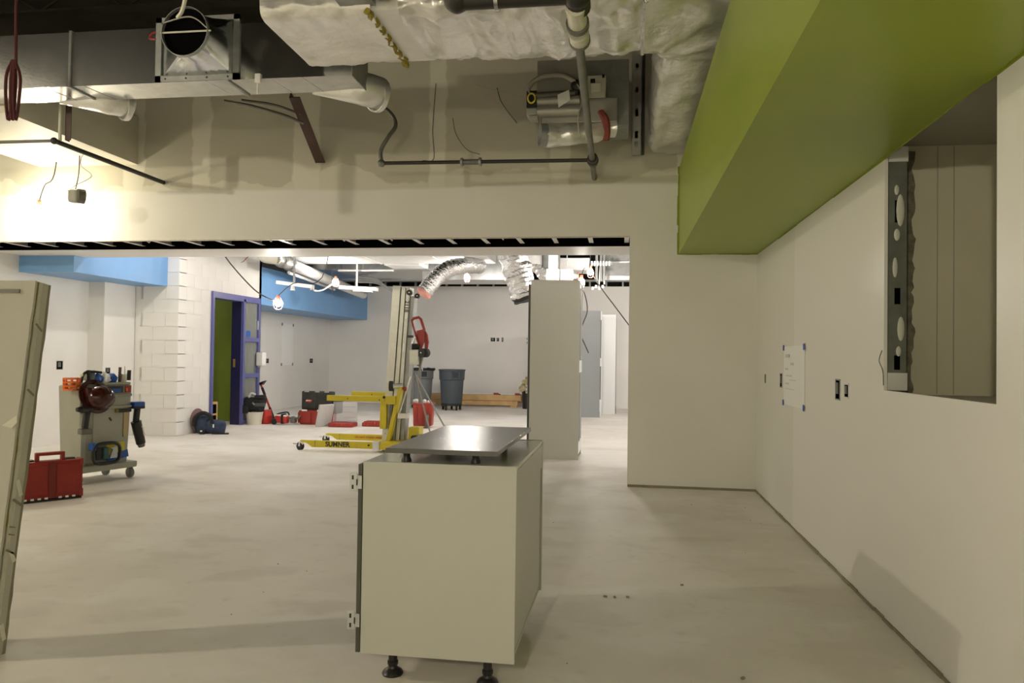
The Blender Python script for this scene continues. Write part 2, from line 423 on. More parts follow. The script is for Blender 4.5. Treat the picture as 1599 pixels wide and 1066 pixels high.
# dividing wall: header, right stub, jamb, slot with studs, rear bottom board
wm = B().bb(XL - .2, 0.07, YW, YW + .016, HZ, DECKZ).bb(0.07, XR + .1, YW, YW + .016, 0.012, DECKZ)
wall_mid = struct(wm, 'wall_middle', DIVIDER, 'white dividing wall with a wide opening and bare joint-mudded board above')
B().bb(0.085, 2.6, YW + .016, 8.52, 0, DECKZ).obj('core', PAINT, wall_mid)
B().bb(XL - .2, 0.085, 7.86, 8.52, 2.39, 2.41).obj('soffit_board', PAINT, wall_mid)
B().bb(XL - .2, 0.085, 8.50, 8.52, 2.41, DECKZ).obj('rear_board', PAINT, wall_mid)
B().bb(XL - .2, 0.085, 7.84, 7.858, 2.39, 2.75).obj('inner_shade_board', VOID_BLACK, wall_mid); B().bb(XL - .2, 0.07, YW + .0165, YW + .02, HZ + .006, 2.9).obj('slot_shade_lining', VOID_BLACK, wall_mid)  # boards inside the slot coloured near-black to paint in its shade
B().bb(XL - .2, 0.085, YW + .016, 7.84, 2.9, 2.92).obj('cavity_top', VOID_BLACK, wall_mid)  # top of the slot, its shade painted near-black too
B().bb(XL - .2, 0.07, YW - .003, YW + .03, HZ - .006, HZ + .004).obj('corner_bead', M('bead_steel', (0.55, 0.50, 0.43), 0.5, 0.2, var=0.15, scale=25), wall_mid)
x = 0.02; k = 0
ms = None
while x > XL - .1:
    if ms is None:
        ms = B().bb(-.0015, .0015, 0, .42, 0, .40).bb(-.0015, .045, 0, .42, 0, .003).obj('stud', STEEL_W, wall_mid)
        o = ms
    else:
        o = ms.copy(); COL.objects.link(o); o.parent = wall_mid
    o.location = (x, YW + .018, HZ + .004); x -= 0.36
dr = B()
for u in (-5.05, -3.66, -2.86, -2.35, -1.2):   # strings of compound hanging into the slot
    dr.tube(curve([(u, YW + .01, HZ + .01), (u + .02, YW + .05, HZ - .015), (u - .01, YW + .12, HZ + .03)], 4), .006, 5)
dr.objs('mud_drip', PAINT, wall_mid)
# grimy seam at the foot of the stub wall
B().bb(.075, XR, YW - .012, YW + .01, 0, .022).jitter(.006, 7).objs('base_edge', DRYDARK, wall_mid)
bs = B()
for i in range(40):
    y = 2.0 + i * .135; bs.bb(XR - .004 - random.uniform(0, .008), XR + .01, y, y + .135, 0, .013 + random.uniform(0, .006))
bs.objs('base_edge', DRYDARK, wall_right)

# left walls, pilaster, block corner, door wall, recess, back wall
FT = 3.6
struct(B().bb(XL - .15, XL, -4.2, 9.559, 0, DECKZ), 'wall_left', PAINT, 'white left wall running from the front room into the far room')
struct(B().bb(XL - .15, -7.106, 9.559, 10.23, 0, DECKZ), 'wall_pilaster', PAINT, 'shallow white pilaster at the end of the left wall')
XB, YB = -6.42, 10.24
blockwall = struct(B().bb(-7.6, XB - .004, YB + .004, YB + .19, 0, DECKZ).bb(XB - .19, XB - .004, YB + .004, 11.13, 0, DECKZ).bb(XB - .19, XB - .004, 11.13, 12.72, 2.21, DECKZ).bb(XB - .19, XB - .004, 12.72, 12.80, 0, DECKZ).bb(-7.6, XB - .004, 12.72, 12.80, 0, DECKZ), 'wall_block', PAINT, 'white painted concrete block wall corner beside the blue door frame')
bm_f = B().box((0, 0.004, 0), (.396, .008, .191)).obj('block', PAINT, blockwall)
bm_h = None; first = True
bm_s = B().box((-.004, 0, 0), (.008, .396, .191)).obj('block', PAINT, blockwall)
bm_c = B().box((-.004, 0, 0), (.008, .196, .191)).obj('block', PAINT, blockwall)
bm_fh = B().box((0, .004, 0), (.196, .008, .191)).obj('block', PAINT, blockwall)
used = set()
def put(src, loc):
    if src.name not in used: used.add(src.name); o = src
    else: o = src.copy(); COL.objects.link(o); o.parent = blockwall
    o.location = loc
for row in range(15):
    z = .1 + row * .2
    if row % 2: put(bm_f, (XB - .204, YB, z)); put(bm_f, (XB - .604, YB, z))
    else: put(bm_fh, (XB - .104, YB, z)); put(bm_f, (XB - .404, YB, z)); put(bm_fh, (XB - .664, YB, z))
    y = YB + (.0 if row % 2 else .2)
    if row % 2 == 0: put(bm_c, (XB, YB + .1, z))
    while y < 12.75:
        n_half = y + .4 > 11.13 and z < 2.21
        if n_half:
            if y + .2 <= 11.13: put(bm_c, (XB, y + .1, z))
            break
        if y + .4 > 12.801:
            if y + .2 <= 12.801: put(bm_c, (XB, y + .1, z))
            break
        put(bm_s, (XB, y + .2, z)); y += .4
struct(B().bb(-7.57, -7.42, 12.72, 18.6, 0, DECKZ), 'wall_recess_left', PAINT, 'white wall of the set-back bay beyond the door')
wb = struct(B().bb(-7.6, 5.2, 18.55, 18.7, 0, 2.96), 'wall_back', PAINT, 'white far wall of the far room')
B().bb(-7.6, 5.2, 18.75, 18.8, 2.9, DECKZ).obj('dark_backing', DECK, wb)
B().bb(-7.6, 5.2, 18.56, 18.72, 3.08, 3.13).obj('top_track', STEEL_D, wb)
x = -7.2; sb = None
while x < 0.4:
    if sb is None: sb = B().bb(0, .04, 18.57, 18.66, 2.96, 3.08).obj('stud', STEEL_D, wb); o = sb
    else: o = sb.copy(); COL.objects.link(o); o.parent = wb
    o.location = (x, 0, 0); x += .4
struct(B().bb(4.9, 5.0, 8.5, 18.7, 0, DECKZ), 'wall_far_right', PAINT, 'far room right wall, out of sight')
struct(B().bb(-7.5, 1.4, -4.2, -4.05, 0, DECKZ), 'wall_rear', PAINT, 'wall behind the viewer')
# blue soffits
s1 = struct(B().bb(XL, -6.606, 8.32, YB, 2.19, 3.5), 'trim_2', BLUE, 'sky blue soffit box in front of the block wall'); tag(s1, cat='soffit')
s2 = struct(B().bb(-7.42, -6.429, 12.8, 18.55, 2.10, 2.78), 'trim_3', BLUE, 'sky blue soffit above the set-back bay with the bulbs in front'); tag(s2, cat='soffit')
# small room behind the door
struct(B().bb(-9.2, -9.1, 10.4, 12.75, 0, 3).bb(-9.2, -6.62, 12.64, 12.74, 0, 3).bb(-9.2, -6.62, 10.42, 10.52, 0, 3), 'wall_olive', OLIVE, 'olive green wall of the small room behind the door')
struct(B().bb(-9.2, -6.62, 10.4, 12.75, 2.7, 2.8), 'ceiling_closet', PAINT, 'ceiling of the small room behind the door')
ol = bpy.data.objects['wall_olive']; jl = B()
for r in range(1, 13): jl.bb(-9.099, -9.096, 10.5, 12.65, r * .2 - .004, r * .2 + .004)
jl.objs('block_joint', M('olive_joint', (0.17, 0.21, 0.03), 0.7), ol)

# door frame with sidelight
d1 = thing('door_1', 'periwinkle blue metal door frame with three-pane sidelight and open navy door', 'door', (XB, 11.13, 0)); d1['kind'] = 'structure'
fw = .055; FH = 2.20
def fr(y0, y1, z0, z1, name='frame_member', x0=-.19, x1=.03, m=PERI): return B().bb(x0, x1, y0, y1, z0, z1).obj(name, m, d1, bevel=.003)
fr(0, fw, 0, FH, 'jamb'); fr(1.535, 1.59, 0, FH, 'jamb', -.06); fr(.99, 1.05, 0, FH - fw, 'mullion'); fr(fw, 1.535, FH - .10, FH, 'head')
for z0, z1 in ((.02, .08), (.80, .87), (1.42, 1.49)): fr(1.05, 1.535, z0, z1, 'rail', -.05)
for z0, z1 in ((.08, .80), (.87, 1.42), (1.49, 2.10)): B().bb(-.012, -.006, 1.05, 1.535, z0, z1).obj('pane', GLASS, d1)
B().bb(-.0055, -.004, 1.14, 1.30, 1.51, 1.61).obj('blue_sticker', BLUEP, d1)
lf = B().bb(-.86, 0, -.0225, .0225, -1.04, 1.04).obj('door_leaf', NAVY, d1); lf.rotation_euler = (0, 0, R(-4)); lf.location = (-.20, .03, 1.06)
B().cyl((-.80, .02, 0), (-.80, .07, 0), .012, n=8).cyl((-.80, .065, 0), (-.70, .065, 0), .011, n=8).obj('lever_handle', CHROME, lf)
B().bb(-.15, -.11, .984, .990, .98, 1.12).obj('strike_plate', M('brass_strike', (.55, .33, .12), .4, .5), d1)
B().bb(-.19, -.02, .9885, .9900, 0, FH - fw).obj('mullion_reveal', NAVY, d1)  # thin navy sheet over the mullion's inner face

def at(u, v, Y):
    """point of the place at depth Y on the sight line of photo position (u, v)"""
    d = CAM_M @ Vector((u - CX, -(v - CY), -F_PX)); return Vector((0, 0, CAM_H)) + d * (Y / d.y)
def on(u, v, z=0.0):
    d = CAM_M @ Vector((u - CX, -(v - CY), -F_PX)); return Vector((0, 0, CAM_H)) + d * ((z - CAM_H) / d.z)

# ================================================================== CEILING WORKS, FRONT ROOM
# galvanised main duct
def seams(b, x0, x1, y0, y1, z0, z1, step):
    x = x0 + step * .4
    while x < x1:
        b.bb(x - .012, x + .012, y0 - .012, y1 + .012, z0 - .012, z1 + .012); x += step
    return b
gd = thing('main_duct', 'long rectangular galvanised duct crossing the ceiling on the left', 'duct', (-4.8, 6.43, 3.66))
B().bb(-2.7, 2.46, -.19, .19, 0, .50).obj('body', STEEL, gd)
seams(B(), -.86, 2.4, -.19, .19, 0, .5, 1.55).objs('seam_flange', STEEL_D, gd)
bv = B()
for x in (-2.2, -1.75, -.5, -.1, 1.1, 1.7, 2.0): bv.tube([(x, -.19, -.001), (x + .05, .19, -.001)], .003, 5)
bv.objs('cross_break', STEEL, gd)
B().box((2.462, 0, .25), (.01, .40, .52)).obj('end_cap', STEEL_D, gd)
B().bb(.83, .845, -.195, -.19, .02, .04).bb(-1.15, -1.0, -.195, -.191, .33, .45).objs('paper_tag', PAPER, gd)
hb = B().box((1.60, -.2, .0), (.05, .02, .08)).cyl((1.60, -.2, 0), (1.60, -.2, -.14), .008, n=8); hb.obj('hanger_clip', STEEL_W, gd)
# square-to-round boot
bt = thing('duct_boot', 'square-to-round metal takeoff with an open black mouth on the main duct', 'duct', (-3.78, 6.24, 3.95))
n = 32; vs = []; ro = .206; cz = -.035; cx = .14
for i in range(n):
    a = 2 * PI * i / n + PI / 4; c, s_ = math.cos(a), math.sin(a); q = 1 / max(abs(c), abs(s_)); vs.append((c * q * .345, 0, s_ * q * .245))
for i in range(n):
    a = 2 * PI * i / n + PI / 4; vs.append((cx + math.cos(a) * ro, -.30, cz + math.sin(a) * ro))
for i in range(n):
    a = 2 * PI * i / n + PI / 4; vs.append((cx + math.cos(a) * ro, -.44, cz + math.sin(a) * ro))
B().add(vs, [(i, (i + 1) % n, n + (i + 1) % n, n + i) for i in range(n)] + [(n + i, n + (i + 1) % n, 2 * n + (i + 1) % n, 2 * n + i) for i in range(n)]).obj('transition', STEEL, bt, smooth=True, angle=25)
fl_ = B()
for x0, x1, z0, z1 in ((-.40, .40, -.29, -.235), (-.40, .40, .245, .29), (-.40, -.345, -.29, .29), (.345, .40, -.29, .29)): fl_.bb(x0, x1, -.02, .0, z0, z1)
fl_.objs('flange', STEEL_D, bt)
B().ring((cx, -.445, cz), (cx, -.41, cz), ro + .003, ro - .003, 32).obj('mouth_rim', STEEL_D, bt, smooth=True)
B().cyl((cx, -.40, cz), (cx, -.395, cz), ro - .004, n=32).obj('dark_mouth', VOID_BLACK, bt)
B().cyl((cx - .22, -.43, cz - .0), (cx + .23, -.43, cz - .0), .008, n=8).obj('damper_rod', CREAM, bt)
B().tube(curve([(cx - .19, -.44, cz + .08), (cx, -.44, cz + .12), (cx + .1, -.44, cz + .10), (cx + .2, -.43, cz + .02)]), .006, 6).obj('flex_cord', WIREW, bt)
scr = B()
for x in (-.3, -.1, .1, .3): scr.sph((x, -.02, -.265), .009, 6, 4)
scr.objs('screw', IRON, bt)
cable('hanging_conduit', [at(296, -40, 4.75), at(286, 12, 4.8), at(277, 28, 4.82)], .014, CREAM, 'pale flexible conduit dropping in front of the open duct mouth', 'conduit')
cable('wire_loop', [at(243, 50, 5.2), at(236, 54, 5.2), at(234, 60, 5.2), at(243, 61, 5.2)], .008, RED, 'small loop of red wire beside the open duct mouth', 'wire')
# round white takeoffs under the duct
def takeoff(x, label):
    t = thing('duct_takeoff', label, 'duct', (x, 6.60, 3.65), group='round takeoffs under the main duct')
    prof = lambda f: .13 + .06 * (1 - f)
    B().tube(curve([(-.42, .05, .03), (-.18, .08, .045), (.05, .12, .055), (.15, .28, .07)], 6), .15, 16, rad=lambda f: .03 + .12 * min(1, f * 1.6)).obj('elbow', FSK, t, smooth=True, angle=70)
    B().ring((.125, .22, .03), (.15, .26, .035), .152, .14).obj('collar', FSK, t, smooth=True)
takeoff(-5.05, 'round white takeoff elbow under the main duct, over the bright bulkhead')
takeoff(-2.45, 'round white takeoff elbow at the blunt right end of the main duct')
S_ = .85
for o in list(bpy.data.objects):
    if o.parent is None and o.name.split('.')[0] in ('main_duct', 'duct_boot', 'duct_takeoff'):
        o.location = (o.location.x * S_, o.location.y * S_, CAM_H + (o.location.z - CAM_H) * S_); o.scale = (S_,) * 3
# drywall bulkhead on the left
bh = struct(B().bb(-6.31, -5.15, 5.66, YW, 3.235, 3.74), 'ceiling_bulkhead', M('bulkhead_board', (0.62, 0.59, 0.49), 0.6, var=0.03), 'board-covered bulkhead on the left with a brightly lit underside')
tag(bh, cat='bulkhead')
# pipe along Y on the left
rp = thing('iron_pipe', 'straight black iron pipe running back into the wall under the bulkhead', 'pipe', (-4.845, 5.83, 3.036))
B().cyl((0, 0, 0), (0, 1.57, 0), .022).obj('run', IRON, rp, smooth=True)
B().cyl((-.012, 0, 0), (-.6, -.01, 0), .014).obj('side_branch', IRON_G, rp, smooth=True)
B().sph((0, 0, 0), .03).obj('elbow', IRON, rp, smooth=True)
rp2 = thing('conduit_run', 'grey conduit run on the far left above the bright lamp', 'conduit', (-6.6, 6.6, 2.93))
B().cyl((-.6, -.5, .06), (.10, .25, -.09), .018).obj('run', IRON_G, rp2, smooth=True)
B().cyl((-.15, -.05, -.03), (-.15, -.05, .28), .006, n=6).obj('hanger_rod', STEEL_D, rp2)
B().box((-.1, .0, .29), (.16, .1, .06)).obj('junction_box', STEEL_W, rp2)
# brown strut by the bulkhead and brown steel angle
t = thing('steel_hanger', 'dark brown steel hanger beside the bulkhead under the main duct', 'hanger', (-4.78, 5.9, 3.06))
B().bb(-.02, .035, 0, .006, 0, .50).bb(-.02, -.014, 0, .05, 0, .50).obj('angle', RUST, t)
B().cyl((-.06, -.01, -.01), (-.06, -.01, .5), .014, n=8).obj('rod', CREAM, t)
t = thing('steel_angle', 'slanting dark brown steel angle hanging below the main duct against the wall', 'steel angle', (-3.035, 6.62, 3.62))
d = Vector((-.045, .74, -.42)); mrot = d.to_track_quat('Z', 'Y').to_matrix()
B().box(d / 2, (.10, .012, d.length), mrot).box(d / 2 + mrot @ Vector((.045, .03, 0)), (.012, .07, d.length), mrot).obj('angle', RUST, t)
cable('conduit_pair', [(-3.75, 6.65, 3.62), (-3.5, 6.7, 3.58), (-3.2, 6.75, 3.50), (-3.02, 6.8, 3.43)], .014, IRON_G, 'drooping dark conduit feeding the back of the slanting steel angle', 'conduit')
cable('conduit_pair', [(-3.6, 6.7, 3.64), (-3.3, 6.75, 3.60), (-3.05, 6.8, 3.52)], .012, IRON_G, 'thinner upper conduit beside the drooping one under the main duct', 'conduit')

# FSK wrapped duct
def wrapped(name, segs, mat, parent, amp=.02, sc=4, nu=40, ncs=28, seed=1, corner=4):
    """sweep a rounded rectangle along points: segs = list of (centre, right axis, up axis, half w, half h)"""
    vs, fs = [], []; rows = len(segs)
    for c, u, v, hw, hh in segs:
        for k in range(ncs):
            a = 2 * PI * k / ncs; ca, sa = math.cos(a), math.sin(a)
            e = 2.0 / corner; px = math.copysign(abs(ca) ** e, ca) * hw; pz = math.copysign(abs(sa) ** e, sa) * hh
            p = Vector(c) + Vector(u) * px + Vector(v) * pz
            q = noise.fractal(p * sc + Vector((seed, 0, 0)), 0.6, 2.0, 4) * amp
            nrm = (Vector(u) * ca + Vector(v) * sa)
            vs.append(p + nrm * q)
    for i in range(rows - 1):
        for k in range(ncs):
            j = (k + 1) % ncs; fs.append((i * ncs + k, i * ncs + j, (i + 1) * ncs + j, (i + 1) * ncs + k))
    fs += [tuple(range(ncs - 1, -1, -1)), tuple(range((rows - 1) * ncs, rows * ncs))]
    return B().add(vs, fs).obj(name, mat, parent, smooth=True, angle=75)
wd = thing('wrapped_duct', 'big white foil-wrapped insulated duct turning back into the wall beside the green soffit', 'duct')
WY, WZ, HWY, HWZ = 4.79, 3.58, .43, .27
lerp = lambda a, b, f: a + (b - a) * f
wrapped('wrap_jacket', [((lerp(-2.24, -1.53, i / 24), WY, WZ), (0, 1, 0), (0, 0, 1), HWY, HWZ) for i in range(25)], FSK, wd, .022, 3.5, seed=2, ncs=64, corner=9)
wrapped('wrap_jacket', [((lerp(-1.36, .12, i / 60), WY, WZ), (0, 1, 0), (0, 0, 1), HWY, HWZ) for i in range(61)], FSK, wd, .035, 5, seed=5, ncs=72, corner=9)
elb = []
for i in range(22):
    a = lerp(0, PI / 2, i / 21); c = Vector((.12, WY + .52, WZ)) ; rad = .52
    elb.append(((.12 + math.sin(a) * rad, WY + .52 - math.cos(a) * rad, WZ - .02), (math.cos(a + PI / 2) * 1, math.sin(a + PI / 2), 0), (0, 0, 1), .41, .28))
for i in range(1, 22): elb.append(((.64, WY + .52 + i * .0985, WZ - .02 - i * .001), (-1, 0, 0), (0, 0, 1), .41, .28 + .0025 * i))
wrapped('wrap_jacket', elb, FSK, wd, .03, 4.5, seed=9, ncs=72, corner=7)
B().bb(-1.56, -1.33, WY - HWY + .03, WY + HWY - .03, WZ - HWZ + .025, WZ + HWZ - .03).obj('bare_duct', STEEL_W, wd)
B().tube([(-1.545 + .008 * math.sin(i * 1.1), WY - HWY + i * .0215, WZ - HWZ + .012) for i in range(41)], .020, 8).jitter(.010, 30).obj('exposed_insulation', YINS, wd)
B().tube([(.12, WY - HWY + .03 + i * .025, WZ - HWZ + .004) for i in range(32)], .020, 8).jitter(.006, 25).obj('foil_tape', FOIL, wd)
tat = B()
for i in range(26):
    x = -1.2 + i * .085; tat.box((x, WY - HWY - .02, WZ - HWZ + .10 + random.uniform(-.02, .02)), (.12, .005, random.uniform(.06, .14)), (random.uniform(-.3, .3), random.uniform(-.3, .3), random.uniform(-.4, .4)))
tat.jitter(.02, 9).objs('torn_facing', FOIL, wd)
B().tube(curve([(-1.47, WY - HWY - .04, 3.66), (-1.42, WY - HWY - .05, 3.50), (-1.45, WY - HWY - .03, 3.38)], 5), .04, 6).jitter(.025, 14).obj('exposed_insulation', YINS, wd)
B().bb(-1.72, -1.50, WY - HWY - .1, WY - HWY + .02, 3.36, 3.62).obj('dark_collar', STEEL_D, wd)
# overhead dark deck joists seen between ducts
for i, (y, lab) in enumerate(((3.9, 'dark steel roof joist crossing just above the wrapped duct'), (6.05, 'dark steel roof joist above the main galvanised duct'))):
    j = thing('roof_joist', lab, 'joist', (-3, y, 4.25))
    B().bb(-4.3, 4.2, -.05, .05, 0, .02).obj('chord', DECK, j); B().bb(-4.3, 4.2, -.05, .05, .27, .29).obj('chord', DECK, j)
    wb_ = B()
    for k in range(20): wb_.cyl((-4.3 + k * .42, 0, .02 if k % 2 else .27), (-4.3 + (k + 1) * .42, 0, .27 if k % 2 else .02), .012, n=6)
    wb_.objs('web_rod', DECK, j)
for p, q, lab in (((-4.9, 5.2, 4.45), (-4.35, 5.6, 4.15), 'thin pale hanger rod nearest the red looped cord in the dark ceiling'), ((-4.55, 5.2, 4.45), (-4.15, 5.62, 4.15), 'thin pale hanger rod second from the red looped cord in the dark ceiling'), ((-4.15, 5.2, 4.5), (-3.95, 5.75, 4.2), 'thin pale hanger rod closest to the open duct mouth')):
    tag(B().cyl(p, q, .008, n=6).obj('hanger_rod', WIREW), lab, 'rod', 'hanger rods in the dark ceiling')

# sprinkler pipe along Y with couplings, cross pipe near the top, low cross pipe at the wall
sp = thing('sprinkler_pipe', 'dark iron sprinkler pipe running back to the wall under the wrapped duct', 'pipe', (-.25, 3.79, 3.0))
B().tube([(0, .0, .03), (0, .2, .02), (-.012, 1.2, .0), (-.030, 3.62, -.005)], .026, 12).obj('run', IRON_G, sp, smooth=True, angle=60)
B().cyl((0, .03, .03), (0, .22, .02), .052, n=16).cyl((0, .30, .015), (0, .40, .015), .056, n=16).objs('white_coupling', CREAM, sp, smooth=True)
B().ring((0, .19, .02), (0, .23, .02), .062, .03).ring((0, .39, .015), (0, .42, .015), .060, .03).objs('coupling_rim', IRON_G, sp, smooth=True)
B().cyl((-.02, 2.86, 0), (-.022, 3.04, 0), .045, n=14).sph((-.022, 2.95, 0), .055).obj('tee', IRON, sp, smooth=True)
t = thing('cross_pipe', 'thick black iron pipe at the top edge, elbowing into the sprinkler pipe', 'pipe', (-.24, 3.78, 3.05))
B().cyl((0, 0, .02), (-.62, 0, .02), .046, n=16).obj('run', IRON, t, smooth=True)
B().sph((0, 0, .02), .072).cyl((0, 0, .02), (0, .10, .0), .065, n=16).obj('elbow', IRON, t, smooth=True)
B().sph((-.62, .0, .03), .07).cyl((-.62, 0, .02), (-.62, .03, .3), .055, n=16).obj('elbow', IRON, t, smooth=True)
B().ring((-.42, 0, .02), (-.40, 0, .02), .06, .045).obj('band', STEEL, t, smooth=True)
t = thing('sprinkler_branch', 'slim dark branch pipe running level along the bare wallboard', 'pipe', (-.275, 6.74, 3.0))
B().cyl((0, 0, 0), (-1.93, -.06, 0), .017, n=12).obj('run', IRON, t, smooth=True)
B().cyl((-1.0, -.03, 0), (-1.19, -.035, 0), .026, n=12).obj('coupling', IRON_G, t, smooth=True)
B().ring((-1.0, -.03, 0), (-1.02, -.03, 0), .04, .017).ring((-1.17, -.03, 0), (-1.19, -.03, 0), .04, .017).objs('coupling_rim', STEEL_D, t, smooth=True)
B().sph((-1.93, -.06, 0), .036).obj('elbow', IRON_G, t, smooth=True)
B().tube(curve([(-1.93, -.06, .0), (-1.94, -.05, .12), (-1.88, -.03, .25), (-1.82, .0, .36), (-1.86, .0, .47), (-2.0, .0, .58)], 8), .019, 10).obj('flexible_drop', IRON_G, t, smooth=True, angle=60)
t = thing('strut_channel', 'upright perforated steel strut hanging left of the wrapped duct drop', 'strut', (.075, 7.28, 3.18))
ss = B(); ss.bb(0, .03, 0, .004, 0, 1.0).bb(.06, .09, 0, .004, 0, 1.0).bb(0, .003, 0, .05, 0, 1.0).bb(.087, .09, 0, .05, 0, 1.0)
for z in (.0, .13, .34, .55, .78): ss.bb(.03, .06, 0, .004, z, z + (.10 if z else .07))
ss.bb(.03, .06, 0, .004, .16, .34).bb(.03, .06, 0, .004, .37, .55).bb(.03, .06, 0, .004, .6, .78).bb(.03, .06, 0, .004, .84, 1.0)
ss.obj('channel', M('strut_zinc', (.42, .42, .39), .5, .3), t)
B().bb(.095, .12, .0, .09, .02, 1.0).obj('shadow_angle', IRON, t)

# terminal box with pipes, valve and wires
UNITG = M('grey_unit_casing', (0.42, 0.41, 0.37), 0.45, 0.4, var=.06)
mb = thing('terminal_unit', 'grey air terminal unit with pipes and yellow-tagged valve above the slim branch pipe', 'hvac unit', (-.42, 6.55, 3.42))
B().bb(-.34, .02, 0, .5, .13, .42).objs('casing', UNITG, mb, bevel=.006)
B().bb(-.30, .36, .02, .5, -.13, .08).obj('lower_casing', UNITG, mb, bevel=.006)
B().bb(.08, .46, .1, .55, -.14, .44).obj('side_panel', STEEL_D, mb)
B().bb(.10, .26, .02, .12, .08, .28).bb(.13, .22, -.02, .04, .12, .2).obj('control_board', CREAM, mb, bevel=.01)
for (x, y, z, a, b_) in ((.15, -.03, .21, .04, .03), (.10, -.03, .07, .03, .05), (.24, 0, .26, .02, .02)): B().box((x, y, z), (a, .03, b_)).objs('relay', BLACK, mb)
cp = B()
for z, r in ((.05, .045), (-.04, .05)): cp.cyl((-.33, -.02, z), (.04, -.02, z), r, n=14)
cp.objs('heating_pipe', UNITG, mb, smooth=True)
B().tube(curve([(-.24, -.05, .10), (-.38, -.06, .10), (-.40, -.06, .17), (-.30, -.06, .25), (-.12, -.06, .26), (.0, -.06, .20)], 8), .022, 8).obj('grey_hose', M('grey_hose', (0.36, .34, .29), .5), mb, smooth=True, angle=60)
B().cyl((-.36, -.06, .09), (.0, -.06, .105), .024, n=12).obj('insulated_pipe', IRON_G, mb, smooth=True)
B().bb(-.42, -.33, -.08, .06, -.02, .13).obj('actuator', BLACK, mb, bevel=.005)
B().bb(-.42, -.33, -.08, .06, -.08, -.022).bb(-.40, -.32, -.06, .05, -.115, -.082).objs('actuator_base', UNITG, mb, bevel=.005)
ri = B(); ri.tube([(-.375 + math.cos(a) * .032, -.085, .06 + math.sin(a) * .042) for a in [2 * PI * i / 16 for i in range(17)]], .008, 6, caps=False)
ri.obj('yellow_ring', YELP, mb, smooth=True)
B().prism([(-.15, -.09, .08), (-.05, -.09, .12), (-.04, -.09, .03), (-.14, -.09, -.03)], (0, .004, 0)).objs('paper_tag', PAPER, mb)
B().tube(curve([(.0, -.08, .2), (.07, -.10, .05), (.03, -.1, -.12), (.05, -.1, -.30)], 6), .005, 5).obj('wire', WIREW, mb)
B().tube(curve([(.05, -.08, .13), (.12, -.10, .0), (.09, -.1, -.15), (.11, -.1, -.34)], 6), .004, 5).obj('wire', WIREW, mb)
B().sph((.01, -.05, .17), .05, sc=(1, .8, 1)).obj('valve_body', IRON, mb, smooth=True)
fx = thing('flex_connector', 'plastic-bagged flexible duct end lying under the air terminal unit', 'duct', (-.70, 6.55, 3.20))
B().tube(curve([(0, 0, -.02), (.18, .05, -.02), (.35, .08, .0), (.62, .12, .06)], 12), .085, 24, rad=lambda f: .098 - .02 * f + .006 * math.sin(f * 19)).jitter(.03, 6).obj('flex_body', FSK, fx, smooth=True, angle=70)
B().ring((-.03, -.01, -.02), (.03, .01, -.02), .10, .085).obj('end_collar', STEEL_D, fx, smooth=True)
B().tube(curve([(.50, -.02, .17), (.54, -.05, .08), (.56, -.05, -.02), (.55, -.04, -.09)], 5), .03, 6).jitter(.008, 12).obj('red_rag', M('faded_red_cloth', (.27, .06, .045), .8), fx)
# thin wires over the bare wallboard
cable('loose_wire', [(-1.86, 7.30, 3.95), (-1.89, 7.32, 3.5), (-1.87, 7.3, 3.2), (-1.82, 6.70, 3.02)], .004, WIRE, 'dark wire dropping from the wrapped duct to the branch pipe', 'wire')
cable('loose_wire', [(-1.25, 7.35, 3.9), (-1.2, 7.36, 3.75), (-1.05, 7.37, 3.55)], .006, IRON_G, 'short dark rod wire on the bare board left of the terminal unit', 'wire')
cable('loose_wire', [(-1.7, 7.37, 3.62), (-1.66, 7.375, 3.45), (-1.55, 7.38, 3.30), (-1.42, 7.38, 3.25)], .003, WIRE, 'thin curling wire against the mudded board above the branch coupling', 'wire')
cable('loose_wire', [(-1.45, 7.3, 3.92), (-1.1, 7.25, 3.80), (-.75, 7.1, 3.66)], .003, WIREW, 'pale thin wire slanting to the actuator of the terminal unit', 'wire')
# red looped rope on the left
ROPE = M('maroon_rope', (0.075, 0.010, 0.012), .8)
rr = thing('looped_rope', 'red looped rope hanging from the dark ceiling at the far left', 'rope', at(20, 150, 5.0))
B().tube(curve([(.0, 0, 1.6), (.01, 0, .6), (.02, 0, .2)], 6), .011, 6).obj('strand', ROPE, rr, smooth=True)
for dx, w_ in ((-.03, .055), (.03, .05), (.0, .03)): B().tube(curve([(dx * .3, 0, .27), (dx - w_ * .35, -.01, .15), (dx - w_ * .3, -.01, -.05), (dx, 0, -.18), (dx + w_ * .3, .01, .0), (dx + w_ * .35, .01, .15), (dx * .3, 0, .27)], 6), .011, 6).obj('loop', ROPE, rr, smooth=True)
# grey round sensor/box on wires
jb = thing('junction_box', 'grey round electrical box dangling on wires beside the bright lamp', 'electrical box', (-5.36, 6.75, 2.74))
B().rbox((-.01, 0, .02), (.11, .09, .13), .035, 3).obj('box', M('grey_box', (.40, .39, .36), .5), jb, smooth=True)
B().cyl((.035, -.02, .02), (.075, .03, .02), .072, n=20).obj('cover', IRON_G, jb, smooth=True)
B().tube(curve([(-.02, -.05, -.05), (-.03, -.05, -.10), (-.025, -.05, -.15)], 4), .004, 5).obj('pigtail', WIREW, jb)
B().tube(curve([(.0, 0, .09), (.03, 0, .25), (.05, -.02, .42)], 5), .005, 5).obj('support_wire', WIRE, jb)
B().tube(curve([(-.07, 0, .08), (.0, 0, .13), (.17, 0, .22), (.05, 0, .33), (.10, 0, .44), (.3, .1, .40)], 6), .004, 5).obj('loose_lead', WIREW, jb)
B().tube(curve([(-.14, 0, .09), (-.07, 0, .08), (.0, 0, .1)], 4).copy(), .004, 5).obj('loose_lead', WIREW, jb)

